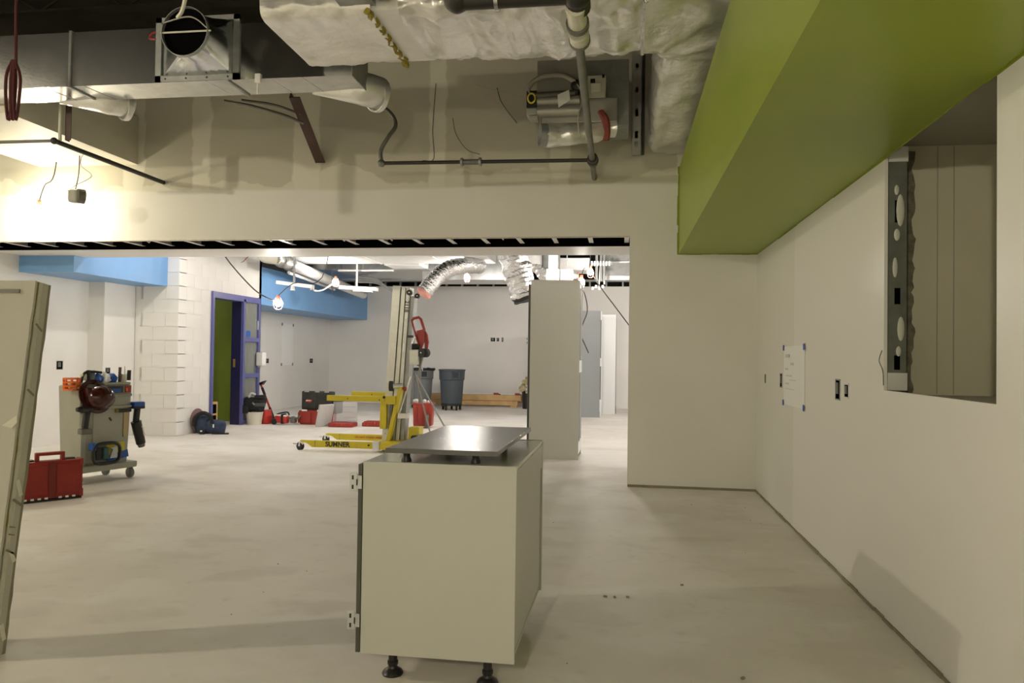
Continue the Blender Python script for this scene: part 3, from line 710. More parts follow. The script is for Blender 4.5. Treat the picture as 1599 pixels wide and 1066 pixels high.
# ================================================================== LAMPS (temporary string lights, plus unseen bulbs added as fill)
LAMPS = {}
def lamp(loc, strength, colr, label, up=.9, swing=(.1, .1), group=None, k=0, guard=True, cordtop=None):
    t = thing('work_light', label, 'lamp', loc, group=group)
    lm = M('lit_bulb_%s_%d' % ('front' if colr is FRONT_COL else 'far', k), (1, 1, 1), emit=(colr, strength))
    B().sph((0, 0, 0), .045, 12, 8).obj('bulb', lm, t, smooth=True)
    B().cyl((0, 0, .045), (0, 0, .10), .022, n=10).obj('socket', ORANGER, t, smooth=True)
    if guard:
        g = B()
        for i in range(4):
            a = PI / 4 + i * PI / 2; c, s_ = math.cos(a), math.sin(a)
            g.tube(curve([(.03 * c, .03 * s_, .07), (.065 * c, .065 * s_, .0), (.045 * c, .045 * s_, -.07), (0, 0, -.085)], 4), .003, 4)
        g.obj('guard', ORANGER, t)
    ct = cordtop or (swing[0], swing[1], up)
    B().tube(curve([(0, 0, .10), (ct[0] * .3, ct[1] * .3, .10 + (ct[2] - .1) * .4), ct, (ct[0] * 1.1, ct[1] * 1.2 + .02, DECKZ - loc[2])], 6), .006, 6).obj('cord', WIRE, t, smooth=True)
    LAMPS[(colr is FRONT_COL, k)] = t
    return t
fl = ['bare string-light bulb glowing against the header at the far left', 'string-light bulb hung over the left side of the front room', 'added unseen fill bulb hung behind the viewer', 'added unseen fill bulb in the rear left corner of the front room']  # last two are unseen bulbs, added to fill the room with light
for k, (p, s_) in enumerate(BULBS_FRONT): lamp(p, s_, FRONT_COL, fl[k], k=k, group='string lights in the front room', up=.5)
fa = ['lowest glowing bulb in front of the far blue soffit', 'glowing bulb beside the white pipe, right of the strip light', 'glowing bulb hanging between the two silver flex ducts',
      'lower of the two glowing bulbs above the tall cabinet edge', 'upper of the two glowing bulbs above the tall cabinet edge', 'string-light bulb hidden above the block wall', 'string-light bulb hidden behind the stub wall', 'added unseen bulb lighting the small olive green room behind the door', 'added unseen fill bulb deep in the far room, hidden behind the stub wall']  # small-room bulb and the last one are unseen, added for their light
ctp = [(.42, .6, .55), (-.35, .7, -.02), (0, 0, .5), (.12, .1, .35), (-.02, .05, .5), (0, .1, .6), (0, 0, .9), (0, 0, .2), (0, 0, .9)]
for k, (p, s_) in enumerate(BULBS_FAR): lamp(p, s_, FAR_COL, fa[k], k=k, group='string lights in the far room', cordtop=ctp[k])

# ================================================================== FAR ROOM CEILING WORKS
t = thing('white_duct', 'broad white duct crossing the far room just behind the header', 'duct', (-4.2, 13.4, 2.90))
B().bb(-1.75, 1.95, -1.0, 0, 0, .35).obj('body', STEEL_W, t, bevel=.01)
B().bb(-.2, -.17, -1.01, .01, -.01, .36).bb(1.0, 1.03, -1.01, .01, -.01, .36).objs('seam_flange', STEEL_W, t)
t = thing('white_pipe', 'fat white insulated pipe slanting along the blue soffit in the far room', 'pipe')
p0, p1 = Vector((-5.52, 11.5, 2.76)), Vector((-6.0, 17.0, 2.62))
B().tube([p0, p0.lerp(p1, .5), p1], .095, 16).obj('jacket', FSK, t, smooth=True, angle=60)
for f in (.03, .10): B().ring(p0.lerp(p1, f), p0.lerp(p1, f + .012), .12, .09).obj('collar', STEEL_D, t, smooth=True)
B().tube(curve([p0, p0 + Vector((-.15, -.1, .02)), p0 + Vector((-.25, -.1, .15))], 6), .10, 14).obj('elbow', CREAM, t, smooth=True, angle=60)
B().tube([p0.lerp(p1, .2) + Vector((-.2, 0, -.08)), p0.lerp(p1, .7) + Vector((-.2, 0, -.06))], .03, 10).obj('small_pipe', STEEL_W, t, smooth=True)
t = thing('wide_duct', 'wide galvanised duct across the far room behind the lift mast', 'duct', (-4.6, 15.2, 2.86))
B().bb(-1.6, .95, -1.2, .6, 0, .5).obj('body', STEEL, t, bevel=.01)
B().bb(-.85, .25, -1.22, -1.15, -.03, .0).obj('lower_flange', STEEL_W, t)
B().bb(.55, 2.3, -.2, .7, -.10, .45).obj('branch', STEEL, t, bevel=.01)
B().bb(-1.62, .97, .6, .9, -.02, .3).obj('end_band', STEEL_D, t)
t = thing('diffuser', 'square white ceiling diffuser box hanging beside the wide galvanised duct', 'diffuser', (-4.0, 13.75, 2.88))
B().bb(-.36, .32, -.3, .3, 0, .06).obj('face', WHITE, t, bevel=.01); B().bb(-.30, .26, -.25, .25, .06, .3).obj('neck', STEEL_W, t)
def flex(name, ctrl, r, label, mat=FOIL, n=18, rings=None, open_mat=None):
    t = thing(name, label, 'flex duct'); pts = curve(ctrl, 14); k = len(pts)
    b = B().tube(pts, r, n, rad=lambda f: r * (1 + .05 * math.sin(f * k * 2.2)) , caps=False).jitter(r * .16, 2.6 / r, seed=k)
    b.obj('foil_sleeve', mat, t, smooth=True, angle=80)
    if open_mat: B().tube([pts[-1], pts[-1] + (pts[-1] - pts[-2]).normalized() * .05], r * .93, n).jitter(.015, 14).obj('torn_insulation', open_mat, t, smooth=True)
    return t
flex('flex_duct', [(-2.45, 12.9, 2.80), (-2.62, 12.5, 2.76), (-2.88, 12.25, 2.66), (-3.05, 12.1, 2.48), (-3.19, 12.0, 2.26)], .135, 'crinkled silver flex duct with pink torn end, right of the lift mast', open_mat=PINKI)
flex('flex_duct', [(-1.66, 11.0, DECKZ), (-1.66, 11.0, 2.95), (-1.60, 11.0, 2.75), (-1.50, 11.0, 2.42), (-1.40, 11.0, 2.10)], .205, 'large silver flex duct hanging down beside the tall cabinet top', open_mat=BLACKR)
flex('flex_duct', [(-1.52, 12.5, 2.98), (-1.42, 12.5, 2.84), (-1.28, 12.5, 2.66), (-1.12, 12.5, 2.46)], .15, 'smaller silver flex duct disappearing behind the tall cabinet top')
t = thing('duct_collar', 'white round duct collar between the two hanging silver flex ducts', 'duct', (-1.45, 12.3, 2.74))
B().ring((0, 0, 0), (.0, 0, .35), .15, .14).obj('collar', STEEL_W, t, smooth=True); B().bb(.16, .42, .0, .3, -.05, .4).obj('side_box', STEEL_D, t)
t = thing('duct_fitting', 'pair of white boxed duct fittings above the tall cabinet', 'duct', (-1.08, 12.0, 2.40))
B().rbox((-.01, 0, .11), (.21, .2, .24), .02).obj('left_box', WHITE, t); B().rbox((.21, 0, .11), (.20, .2, .22), .02).obj('right_box', WHITE, t)
B().bb(-.08, .06, -.05, .05, .22, .55).obj('riser', WHITE, t); B().cyl((.31, 0, .12), (.40, 0, .12), .05, n=10).obj('spigot', STEEL_D, t); B().ring((.38, 0, .12), (.40, 0, .12), .07, .05).obj('copper_band', COPPER, t)
t = thing('branch_duct', 'bright branch duct with a dark open top above the tall cabinet', 'duct', (-.85, 13.0, 2.72))
B().bb(-.32, .30, -.1, .5, 0, .21).obj('body', STEEL_W, t, bevel=.008); B().bb(-.33, .31, -.12, -.10, .21, .35).obj('dark_gap', VOID_BLACK, t)
t = thing('side_duct', 'blue-grey galvanised duct at the upper right corner of the opening', 'duct', (-.02, 13.0, 2.63))
B().bb(-.31, 1.0, 0, .6, 0, .22).obj('body', STEEL, t, bevel=.008); B().bb(-.31, 1.0, -.01, 0, .22, .25).bb(-.31, 1.0, -.01, 0, -.07, .0).objs('seam_flange', STEEL_W, t); B().bb(-.31, 1.0, .02, .6, .26, .6).obj('upper_duct', STEEL_D, t)
t = thing('conduit_rack', 'strut rack of conduits with white insulators hanging above the far cabinets', 'conduit', (-.42, 12.6, 2.55))
for x in (.0, .07, .12): B().cyl((x, 0, -.05), (x, 0, .9), .022, n=8).obj('riser', STEEL_D, t, smooth=True)
B().bb(-.1, .26, -.03, .03, .22, .25).obj('strut', STEEL_D, t)
for i in range(7): B().cyl((-.08 + i * .048, -.03, .20), (-.08 + i * .048, -.03, .28), .016, n=8).obj('insulator', WHITE, t, smooth=True)
for i in range(4): B().rbox((-.06 + i * .055, 0, -.17 + (i % 2) * .03), (.04, .04, .05), .008).obj('connector', WHITE, t)
B().cyl((.04, 0, -.15), (.06, 0, .2), .012, n=6).cyl((.13, 0, -.1), (.12, 0, .05), .014, n=6).objs('drop_wire', WHITE, t)
def part_cable(pts, k, name='loose_cord'):
    t = LAMPS[(False, k)]; B().tube(curve([Vector(p) - t.location for p in pts], 8), .009, 6).obj(name, WIRE, t, smooth=True)
part_cable([at(905, 440, 11), at(914, 462, 11), at(917, 485, 11), at(911, 503, 11), at(905, 518, 11)], 3)
part_cable([at(906, 523, 10.9), at(912, 535, 10.9), at(919, 551, 10.9)], 3)
part_cable([at(925, 428, 11.5), at(939, 450, 11.6), at(960, 478, 11.8), at(990, 518, 12.2)], 4)
part_cable([at(350, 398, 9.5), at(362, 414, 9.5), at(385, 440, 9.5), at(405, 458, 9.5), at(431, 471, 9.5)], 0)
cable('red_wire', [at(360, 404, 11.72), at(368, 410, 11.88), at(378, 409, 12.08), at(385, 403, 12.22), at(390, 398, 12.32)], .007, RED, 'thin red wire loop above the blue door frame', 'wire')
for nm, pts in (('branch_duct', ((-.2, .1), (.2, .1))), ('side_duct', ((.0, .3), (.8, .3))), ('duct_fitting', ((-.0, .0), (.21, .0))), ('wide_duct', ((-1.0, 0), (.6, 0))), ('white_duct', ((-1, -.5), (1.2, -.5))), ('diffuser', ((0, 0),)), ('conduit_rack', ((.2, 0),)), ('duct_collar', ((.3, .15),))):
    o = bpy.data.objects[nm]
    for x, y in pts: B().cyl((x, y, .3), (x, y, DECKZ - o.location.z), .007, n=6).obj('hanger_rod', STEEL_D, o)
# strip light on a rod
t = thing('strip_light', 'bare white strip light fixture hung in front of the far blue soffit', 'light fixture', (-4.88, 10.8, 2.27))
B().box((0, 0, 0), (.58, .10, .055), (0, R(6.5), 0)).obj('body', WHITE, t, bevel=.006)
B().cyl((-.02, 0, .02), (-.02, 0, DECKZ - 2.27), .018, n=8).obj('hanger', STEEL_D, t); B().cyl((-.03, -.03, -.09), (-.03, -.03, -.02), .035, .02, n=12).obj('lamp_holder', WHITE, t, smooth=True)
B().cyl((.29, 0, -.08), (.29, 0, -.01), .012, n=6).cyl((.25, 0, -.08), (.25, 0, -.01), .012, n=6).objs('end_pin', WHITE, t)
B().tube(curve([p - t.location for p in (at(487, 450, 10.9), at(492, 454, 11.2), at(503, 453, 11.8), at(518, 444, 12.8))], 8), .012, 6).obj('cord', WHITE, t, smooth=True)
t = thing('strip_light', 'dim strip light fixture farther back, left of the lift mast', 'light fixture', (-5.0, 13.9, 2.49))
B().box((0, 0, 0), (.75, .14, .07), (0, R(3), 0)).obj('body', STEEL_W, t, bevel=.006); B().cyl((-.02, -.05, .03), (-.02, -.05, DECKZ - 2.49), .02, n=8).obj('hanger', STEEL_W, t); B().box((.1, 0, -.05), (.4, .06, .03), (0, R(3), 0)).obj('tray', STEEL_D, t)
t = thing('cable_bundle', 'sagging dark cable bundle left of the lift mast top', 'cable', (0, 0, 0))
for i in range(3): B().tube(curve([at(560, 440 - i * 4, 15), at(585, 441 - i * 3, 15), at(598, 446 - i, 15), at(612, 452 + i, 15)], 6), .025, 6).obj('cable', STEEL_D, t, smooth=True)

# ================================================================== BASE CABINET
bc = thing('base_cabinet', 'low white base cabinet with dark door edge, on black levelling legs, mid floor', 'cabinet', (-.68, 2.80, 0), R(-.3))
z0, z1, L = .103, .835, .92
B().bb(-.296, .30, 0, .018, z0, z1).obj('end_panel', MELA, bc, bevel=.0015)
B().bb(-.296, .30, L - .018, L, z0, z1).obj('end_panel', MELA, bc, bevel=.0015)
TOPM = M('glossy_melamine_top', (0.60, 0.60, 0.54), 0.12, spec=0.5)
B().bb(-.296, .296, .018, L - .018, z1 - .02, z1 - .002).obj('top_panel', TOPM, bc)
B().bb(-.296, .29, .018, L - .018, z0, z0 + .018).obj('bottom_panel', MELA, bc)
B().bb(.278, .288, .018, L - .018, z0 + .018, z1 - .02).obj('back_panel', MELA, bc)
B().bb(.288, .298, .018, L - .10, z0 + .06, z1 - .02).obj('back_rail', MELA, bc); B().bb(.288, .298, L - .10, L - .018, z1 - .13, z1 - .02).obj('back_rail', MELA, bc)
B().bb(-.3165, -.2995, .003, L - .003, z0 + .002, z1 - .012).obj('door', EDGEG, bc, bevel=.001)
for z in (.755, .228):
    h = B().rbox((-.333, -.004, z), (.030, .006, .072), .003).bb(-.33, -.30, -.004, .03, z - .025, z + .025).obj('hinge', HINGE, bc)
    B().bb(-.338, -.331, -.0085, -.0065, z + .010, z + .026).bb(-.338, -.331, -.0085, -.0065, z - .026, z - .010).bb(-.320, -.316, -.0085, -.0065, z - .012, z + .012).objs('slot', BLACK, h)
legm = None
LEGP = [(0, 0), (.040, 0), (.042, .006), (.036, .016), (.020, .026), (.017, .034), (.021, .040), (.021, .052), (.017, .056), (.017, .095), (.020, .095), (.020, .103)]
for x, y in ((-.19, .08), (.19, .06), (-.19, L - .08), (.19, L - .08)):
    l = B().lathe([(max(r, .001), z) for r, z in LEGP], (x, y, 0), 20).box((x + .01, y, .1005), (.085, .06, .005)).obj('leg', BLACK, bc, smooth=True, angle=35)
# loose dark panel on upside-down legs
TZ = .875
def brushed():
    m = M('dark_brushed_laminate', (0.115, 0.115, 0.11), 0.24, 0.5, spec=0.8); g = NG(m)
    n = g.noise(1.0, 3, stretch=(2, 900, 2)); g.bump(n, 0.55, 0.0006); return m
pn = thing('laminate_panel', 'loose dark grey laminate panel lying raised above the white base cabinet', 'panel', (-.664, 2.765, TZ), R(-.6))
B().bb(-.215, .215, 0, .97, 0, .018).obj('board', brushed(), pn, bevel=.001)
for i, (x, y, lab) in enumerate(((-.155, .085, 'black cabinet leg standing under the near left corner of the loose panel'), (.115, .10, 'black cabinet leg standing under the near right corner of the loose panel'), (-.15, .80, 'black cabinet leg hidden under the far left of the loose panel'), (.12, .80, 'black cabinet leg hidden under the far right of the loose panel'))):
    t = thing('levelling_leg', lab, 'leg', (pn.location.x + x, pn.location.y + y, z1 - .002), group='spare legs under the loose panel')
    B().lathe([(.001, 0), (.020, 0), (.020, .008), (.014, .02), (.013, TZ - z1 + .002), (.001, TZ - z1 + .002)], n=16).obj('foot', BLACK, t, smooth=True, angle=35)

# ================================================================== TALL CABINETS
tc = thing('tall_cabinet', 'tall white end-on cabinet standing inside the opening, dark door edge on its left', 'cabinet', (-.80, 9.15, 0))
B().bb(-.302, .30, 0, .018, 0.0, 2.173).obj('end_panel', MELA, tc, bevel=.0015); B().bb(-.302, .30, .60, .618, 0, 2.173).obj('end_panel', MELA, tc)
B().bb(-.302, .298, .018, .60, 2.15, 2.168).obj('top_panel', MELA, tc); B().bb(-.302, .298, .018, .60, .10, .118).obj('bottom_panel', MELA, tc)
B().bb(.276, .286, .018, .60, .1, 2.15).obj('back_panel', MELA_W, tc)
B().bb(.286, .299, .018, .60, 1.05, 1.2).bb(.286, .299, .018, .60, .06, .2).objs('back_rail', MELA_W, tc); B().bb(.286, .297, .3, .34, .2, 1.05).bb(.286, .297, .3, .34, 1.2, 2.1).objs('back_stile', MIDGREY, tc)
B().bb(.25, .285, .018, .60, .0, .1).obj('toe_kick', M('dark_toe_board', (.08, .06, .05), .7), tc)
B().bb(-.328, -.306, .004, .60, .09, 2.12).obj('door', EDGEG, tc)
for z in (1.43, .84):
    h = B().rbox((-.336, -.002, z), (.022, .006, .10), .003).obj('hinge', HINGE, tc)
    B().bb(-.34, -.333, -.0065, -.005, z + .012, z + .034).bb(-.34, -.333, -.0065, -.005, z - .034, z - .012).objs('slot', BLACK, h)
B().bb(-.3, -.285, -.004, 0, 1.9, 2.05).obj('edge_tape', MELA, tc)
t = thing('tall_cabinet', 'tall mid grey cabinet front seen between the white cabinets at the far right', 'cabinet', (-.60, 15.6, 0))
B().bb(-.22, .185, .02, .6, .0, 2.19).obj('carcass', MELA_W, t); B().bb(-.22, .175, 0, .018, .0, 2.19).obj('door', MIDGREY, t, bevel=.002)
for z, h in ((1.05, .17), (.12, .25)): B().bb(.172, .205, -.004, .018, z, z + h).obj('edge_block', MELA_W, t)
B().bb(.175, .19, .0, .02, .37, 1.05).bb(.175, .19, 0, .02, 1.22, 2.0).objs('dark_edge', EDGEG, t)
t = thing('tall_cabinet', 'tall bright white cabinet at the far right, next to the opening jamb', 'cabinet', (-.28, 16.6, 0))
B().bb(-.17, .16, 0, .6, .0, 2.168).obj('carcass', MELA_W, t, bevel=.002); B().bb(.162, .175, .02, .6, .2, 2.168).obj('back_panel', MIDGREY, t)
B().bb(.162, .174, .01, .55, .14, .2).bb(.162, .18, .1, .5, 0, .06).objs('back_rail', MIDGREY, t); B().box((.172, .2, .1), (.012, .02, .18), (R(30), 0, 0)).box((.173, .25, 1.18), (.012, .2, .01)).objs('bracket', BLACK, t)

# ================================================================== MATERIAL LIFT
ml = thing('material_lift', 'yellow-legged aluminium material lift with tall mast in the far room', 'lift', (-2.87, 9.6, 0))
def ybox(name, x0, x1, y0, y1, z0, z1, m=YEL, **k): return B().bb(x0, x1, y0, y1, z0, z1).obj(name, m, ml, bevel=.003, **k)
for y, zt in ((-.37, .128), (.48, .128)):
    lg = B().prism([(-1.18, y - .03, zt), (-1.18, y - .03, zt - .018), (-1.10, y - .03, zt - .03), (-1.02, y - .03, .045), (.45, y - .03, .045), (.45, y - .03, zt)], (0, .06, 0)).obj('base_leg', YEL, ml)
    B().bb(-.985, -.980, y - .033, y + .033, .045, zt + .002).obj('leg_joint', IRON_G, lg)
    if y < 0: text('lettering', 'SUMNER', .084, (-.68, y - .032, .087), (R(90), 0, 0), BLACK, lg, bold=.0028)
    else: text('lettering', 'DO NOT STAND UNDER LOAD', .036, (-.50, y - .032, .09), (R(90), 0, 0), REDB, lg, bold=.001)
    c = B().cyl((-1.20, y - .02, .05), (-1.18, y + .02, .05), .05, n=20).obj('caster', BLACKR, ml, smooth=True)
    B().prism([(-1.21, y - .028, .05), (-1.16, y - .028, .05), (-1.12, y - .028, .11), (-1.20, y - .028, .11)], (0, .004, 0)).obj('fork', CHROME, c); B().cyl((-1.23, y, .075), (-1.28, y - .02, .08), .008, n=6).obj('brake_lever', CHROME, c)
ybox('cross_base', -.22, .30, -.34, .46, .05, .128)
ybox('sleeve', -.215, -.13, -.415, -.32, .035, .14, HINGE); B().sph((-.27, -.405, .09), .012).obj('bolt', IRON, ml)
mroot = R(3.3)
def mast(name, x0, x1, y0, y1, z0, z1, m=ALU):
    o = B().bb(x0, x1, y0, y1, z0, z1).obj(name, m, ml, bevel=.004); o.location = (-.205, 0, .0); o.rotation_euler = (0, mroot, 0); return o
H = 2.14
mast('mast_section', 0, .104, -.10, .12, .1, H); mast('mast_section', .114, .170, -.09, .10, .1, H - .005); mast('mast_section', .180, .228, -.09, .10, .1, H - .01)
mast('mast_side', .230, .285, -.06, .12, .1, H - .12, STEEL_D); mast('mast_gap', .102, .182, -.06, .08, .1, H - .02, VOID_BLACK); mast('mast_edge', -.012, 0, -.06, .1, .1, H - .02, IRON_G)
mast('outer_stub', .02, .095, -.16, -.11, .1, .60)
mast('label_strip', .190, .216, -.093, -.09, 1.72, 2.04, WHITE); mast('label_strip', .192, .205, -.093, -.09, 1.28, 1.40, WHITE)
o = text('lettering', '2118', .075, (0, 0, 0), (0, 0, 0), BLACK, ml, bold=.002); o.rotation_euler = Euler((R(90), R(90) + mroot, 0)); o.location = Vector((-.205, 0, 0)) + Euler((0, mroot, 0)).to_matrix() @ Vector((.203, -.095, 1.88))
bl = B()
for z in (.22, .30, .38, .52): bl.cyl((.06, -.162, z), (.06, -.158, z), .006, n=6)
for o in bl.objs('rivet', IRON, ml): o.location = (-.205, 0, 0); o.rotation_euler = (0, mroot, 0)
for (x, y, z, r) in ((.235, -.12, 2.06, .037), (.31, .0, 2.03, .032)):
    o = B().cyl((x, y - .02, z), (x, y + .03, z), r, n=18).obj('pulley', BLACK, ml, smooth=True); o.location = (-.205, 0, 0); o.rotation_euler = (0, mroot, 0)
    q = B().cyl((x, y - .024, z), (x, y - .019, z), .008, n=8).obj('pin', CHROME, o)
# forks and carriage
for y, zt, x0 in ((-.22, .70, -.89), (.16, .735, -.70)):
    f_ = B().bb(x0, -.12, y - .03, y + .03, zt - .07, zt).obj('fork_arm', YEL, ml, bevel=.004); B().bb(x0 - .005, x0 + .0, y - .03, y + .03, zt - .07, zt).obj('end_plate', YEL, f_)
    B().sph((x0 + .28, y - .03, zt - .035), .008).sph((x0 + .70, y - .03, zt - .045), .008).objs('bolt', IRON, f_)
ybox('carriage_plate', -.185, -.10, -.235, -.18, .285, .70); ybox('carriage_bar', -.13, .02, -.24, .2, .60, .70); B().sph((-.13, -.245, .69), .018).obj('knob', IRON, ml)
d0, d1_ = Vector((.085, -.19, .83)), Vector((-.085, -.17, .12)); dd = d0 - d1_
br = B().box((d0 + d1_) / 2, (.075, .05, dd.length), dd.to_track_quat('Z', 'Y').to_matrix()).obj('brace', YEL, ml, bevel=.004)
B().cyl((-.055, -.26, .835), (-.015, -.255, .835), .066, n=24).obj('roller_wheel', BLACKR, ml, smooth=True); B().cyl((-.015, -.25, .835), (.10, -.2, .845), .032, n=14).obj('roller_hub', CHROME, ml, smooth=True)
B().sph((.13, -.2, .80), .028).obj('red_knob', RED, ml, smooth=True)
B().bb(.155, .30, -.10, .12, .08, .30).obj('winch_foot', YEL, ml, bevel=.01); B().cyl((.23, -.14, .17), (.29, -.18, .175), .035, n=14).obj('black_cap', BLACK, ml, smooth=True); B().cyl((.25, -.12, .18), (.36, -.14, .2), .03, n=14).obj('brass_roller', M('brass_roller', (.55, .5, .28), .35, .6), ml, smooth=True)
B().cyl((.195, -.17, .96), (.045, -.20, .42), .010, n=8).obj('chrome_rod', CHROME, ml, smooth=True); B().bb(.04, .17, -.20, -.10, .42, .49).obj('clamp', CHROME, ml, bevel=.005)
for q in ((.22, .92, .02), (.42, 1.25, .02)): B().cyl((.20, .0, 1.0), q, .012, n=8).obj('stabilizer', STEEL_D, ml, smooth=True)
B().bb(.165, .285, -.14, -.03, 1.11, 1.30).obj('winch_box', ALU, ml, bevel=.008); B().cyl((.185, -.10, 1.345), (.275, -.06, 1.345), .04, n=16).obj('drum', BLACK, ml, smooth=True)
for x in (.305, .345): B().cyl((x + .02, -.15, 1.265), (x + .04, -.10, 1.265), .058, n=22).obj('wheel', BLACKR, ml, smooth=True)
B().sph((.323, -.153, 1.268), .012).obj('hub_cap', CHROME, ml, smooth=True); B().box((.29, -.06, 1.16), (.05, .05, .14), (0, R(14), 0)).obj('winch_arm', IRON_G, ml)
B().cyl((.19, -.1, 1.38), (.23, -.1, 1.47), .016, n=8).obj('clevis', STEEL_W, ml); B().bb(.13, .20, -.11, -.08, 1.46, 1.49).obj('latch', IRON, ml)
B().tube([(.17, -.08, 1.68), (.20, -.08, 1.71), (.265, -.08, 1.725), (.295, -.08, 1.70), (.345, -.08, 1.56)], .018, 8).obj('handle', RED, ml, smooth=True, angle=60)
B().tube([(.175, -.08, 1.68), (.23, -.08, 1.5), (.29, -.08, 1.32)], .014, 8).obj('handle_rail', RED, ml, smooth=True)
B().prism([(.235, -.075, 1.55), (.335, -.075, 1.575), (.345, -.075, 1.42), (.30, -.075, 1.30), (.27, -.075, 1.32)], (0, .03, 0)).obj('guard_plate', RED, ml, bevel=.004)
B().prism([(.335, -.045, 1.57), (.375, -.04, 1.50), (.39, -.04, 1.41), (.375, -.04, 1.31), (.34, -.045, 1.29)], (0, .04, 0)).obj('guard_curve', RED, ml, bevel=.004)

# ================================================================== ROLLING TOOL BOX, BINS
tb = thing('rolling_tool_box', 'red rolling tool box with pull handle in front of the left grey bin', 'tool box', on(659, 668), R(6))
B().rbox((0, .15, .21), (.34, .28, .37), .03, taper=.92).obj('body', RED_TB, tb, smooth=True); B().rbox((0, .15, .40), (.36, .30, .035), .012).obj('lid_rim', RED, tb, smooth=True)
for x in (-.10, .0, .09): B().bb(x - .015, x + .015, .0, .012, .1, .36).obj('rib', RED, tb)
wl = B().cyl((.06, -.02, .125), (.11, -.01, .125), .115, n=24).obj('wheel', M('grey_wheel', (.13, .12, .11), .7), tb, smooth=True)
wl2 = B().cyl((-.17, .2, .10), (-.13, .2, .10), .10, n=20).obj('wheel', BLACKR, tb, smooth=True)
B().bb(-.075, -.035, .02, .05, .4, 1.08).obj('handle_post', IRON_G, tb); B().bb(-.20, -.17, .02, .05, .4, 1.08).obj('handle_post', IRON_G, tb); B().bb(-.21, -.03, .015, .055, 1.07, 1.10).obj('handle_grip', RED, tb, bevel=.006)
for x, r in ((-.13, .055), (.02, .04), (.1, .03)): B().sph((x, .12, .44), r, sc=(1, .8, .8)).jitter(.012, 25).obj('white_rag', PAPER, tb, smooth=True)
def bin_(name, lab, loc, mat, dolly=True, rz=0, sc=1.0):
    t = thing(name, lab, 'trash can', loc, rz, group='round trash cans')
    b0 = .15 if dolly else .0
    prof = [(.001, b0), (.225, b0), (.235, b0 + .02), (.268, b0 + .52), (.285, b0 + .535), (.292, b0 + .73), (.305, b0 + .735), (.305, b0 + .765), (.285, b0 + .765), (.27, b0 + .70), (.23, b0 + .04), (.001, b0 + .03)]
    B().lathe(prof, n=36).obj('bucket', mat, t, smooth=True, angle=30)
    for a in (-62, 118):
        c, s_ = math.cos(R(a)), math.sin(R(a)); m = Matrix.Rotation(R(a), 3, 'Z'); h = B()
        for (y, z, dy, dz) in ((-.075, .64, .018, .16), (.075, .64, .018, .16), (0, .57, .165, .022), (0, .715, .165, .018)): h.box(m @ Vector((.298, y, b0 + z)), (.045, dy, dz), m)
        g = h.obj('grip', mat, t); B().box(m @ Vector((.286, 0, b0 + .64)), (.02, .135, .12), m).obj('grip_hollow', M('bin_shadow', (.03, .035, .045), .7), g)
    if dolly:
        dl = B().cyl((0, 0, .10), (0, 0, .155), .235, n=28).obj('dolly', BLACK, t, smooth=True)
        for i in range(5):
            a = 2 * PI * i / 5 + .5; x, y = .2 * math.cos(a), .2 * math.sin(a)
            B().cyl((x - .016, y, .05), (x + .016, y, .05), .05, n=16).box((x, y, .085), (.045, .05, .03)).obj('caster', BLACKR, dl, smooth=True)
    return t
bin_('trash_can', 'slate blue-grey trash can on a black wheeled dolly by the lumber', on(701, 641) + Vector((0, .25, 0)), GRAYBIN)
t = bin_('trash_can', 'lighter grey trash can behind the red rolling tool box, bag hung over its rim', on(655, 637) + Vector((0, .1, 0)), GRAYBIN2)
B().lathe([(.31, .87), (.325, .90), (.31, .925), (.29, .925), (.29, .88)], n=30).jitter(.02, 12).obj('bag_rim', BLACKR, t, smooth=True); B().rbox((.06, -.29, .90), (.12, .03, .06), .01).obj('white_scrap', PAPER, t)

# ================================================================== LUMBER
lum = Vector((-3.50, 18.02, 0))
for i, (x0, x1, y, z0, z1_, lab) in enumerate(((-4.75, -2.37, 18.0, .155, .292, 'top front pine beam of the lumber stack by the far wall'), (-4.75, -2.45, 18.03, .04, .15, 'lower front pine beam of the lumber stack by the far wall'), (-4.7, -2.33, 18.16, .10, .27, 'rear pine beam of the lumber stack, its end jutting out'))):
    o = B().rbox(((x0 + x1) / 2, y + .05, (z0 + z1_) / 2), (x1 - x0, .10, z1_ - z0), .004).obj('lumber_beam', PINE); tag(o, lab, 'lumber', 'beams of the lumber stack')
for i, (x, lab) in enumerate(((-2.55, 'small wood block under the near right end of the lumber stack'), (-4.0, 'small wood block under the lumber stack behind the trash can'))): tag(B().rbox((x, 18.06, .02), (.16, .12, .04), .004).obj('wood_block', PINE), lab, 'block')
tag(B().cyl((-4.7, 18.15, .305), (-2.5, 18.15, .305), .022, n=10).obj('white_conduit', WHITE, smooth=True), 'white conduit lying along the top of the lumber stack', 'conduit')
for x, lab in ((-2.98, 'dark red clamp on top of the lumber stack, left one'), (-2.46, 'red clamp at the right end on top of the lumber stack')):
    t = thing('clamp', lab, 'clamp', (x, 18.02, .292)); B().rbox((0, 0, .025), (.12, .05, .05), .012).obj('jaw', RED, t); B().cyl((.05, 0, .02), (.11, 0, .01), .012, n=8).obj('screw', IRON, t)
t = thing('debris_bucket', 'black bucket heaped with crumpled tan paper beside the tall cabinet edge', 'bucket', (-2.16, 17.7, 0)); B().lathe([(.001, 0), (.13, 0), (.15, .42), (.135, .42), (.12, .05), (.001, .05)], n=20).obj('bucket', BLACK, t, smooth=True)
for i, (x, y, z, r) in enumerate(((-.12, -.05, .48, .10), (-.02, -.03, .58, .11), (.03, 0, .70, .09))): B().sph((x, y, z), r, 12, 9).jitter(.05, 14, i).obj('crumpled_paper', M('tan_paper', (.40, .34, .20), .8, var=.25, scale=20), t)

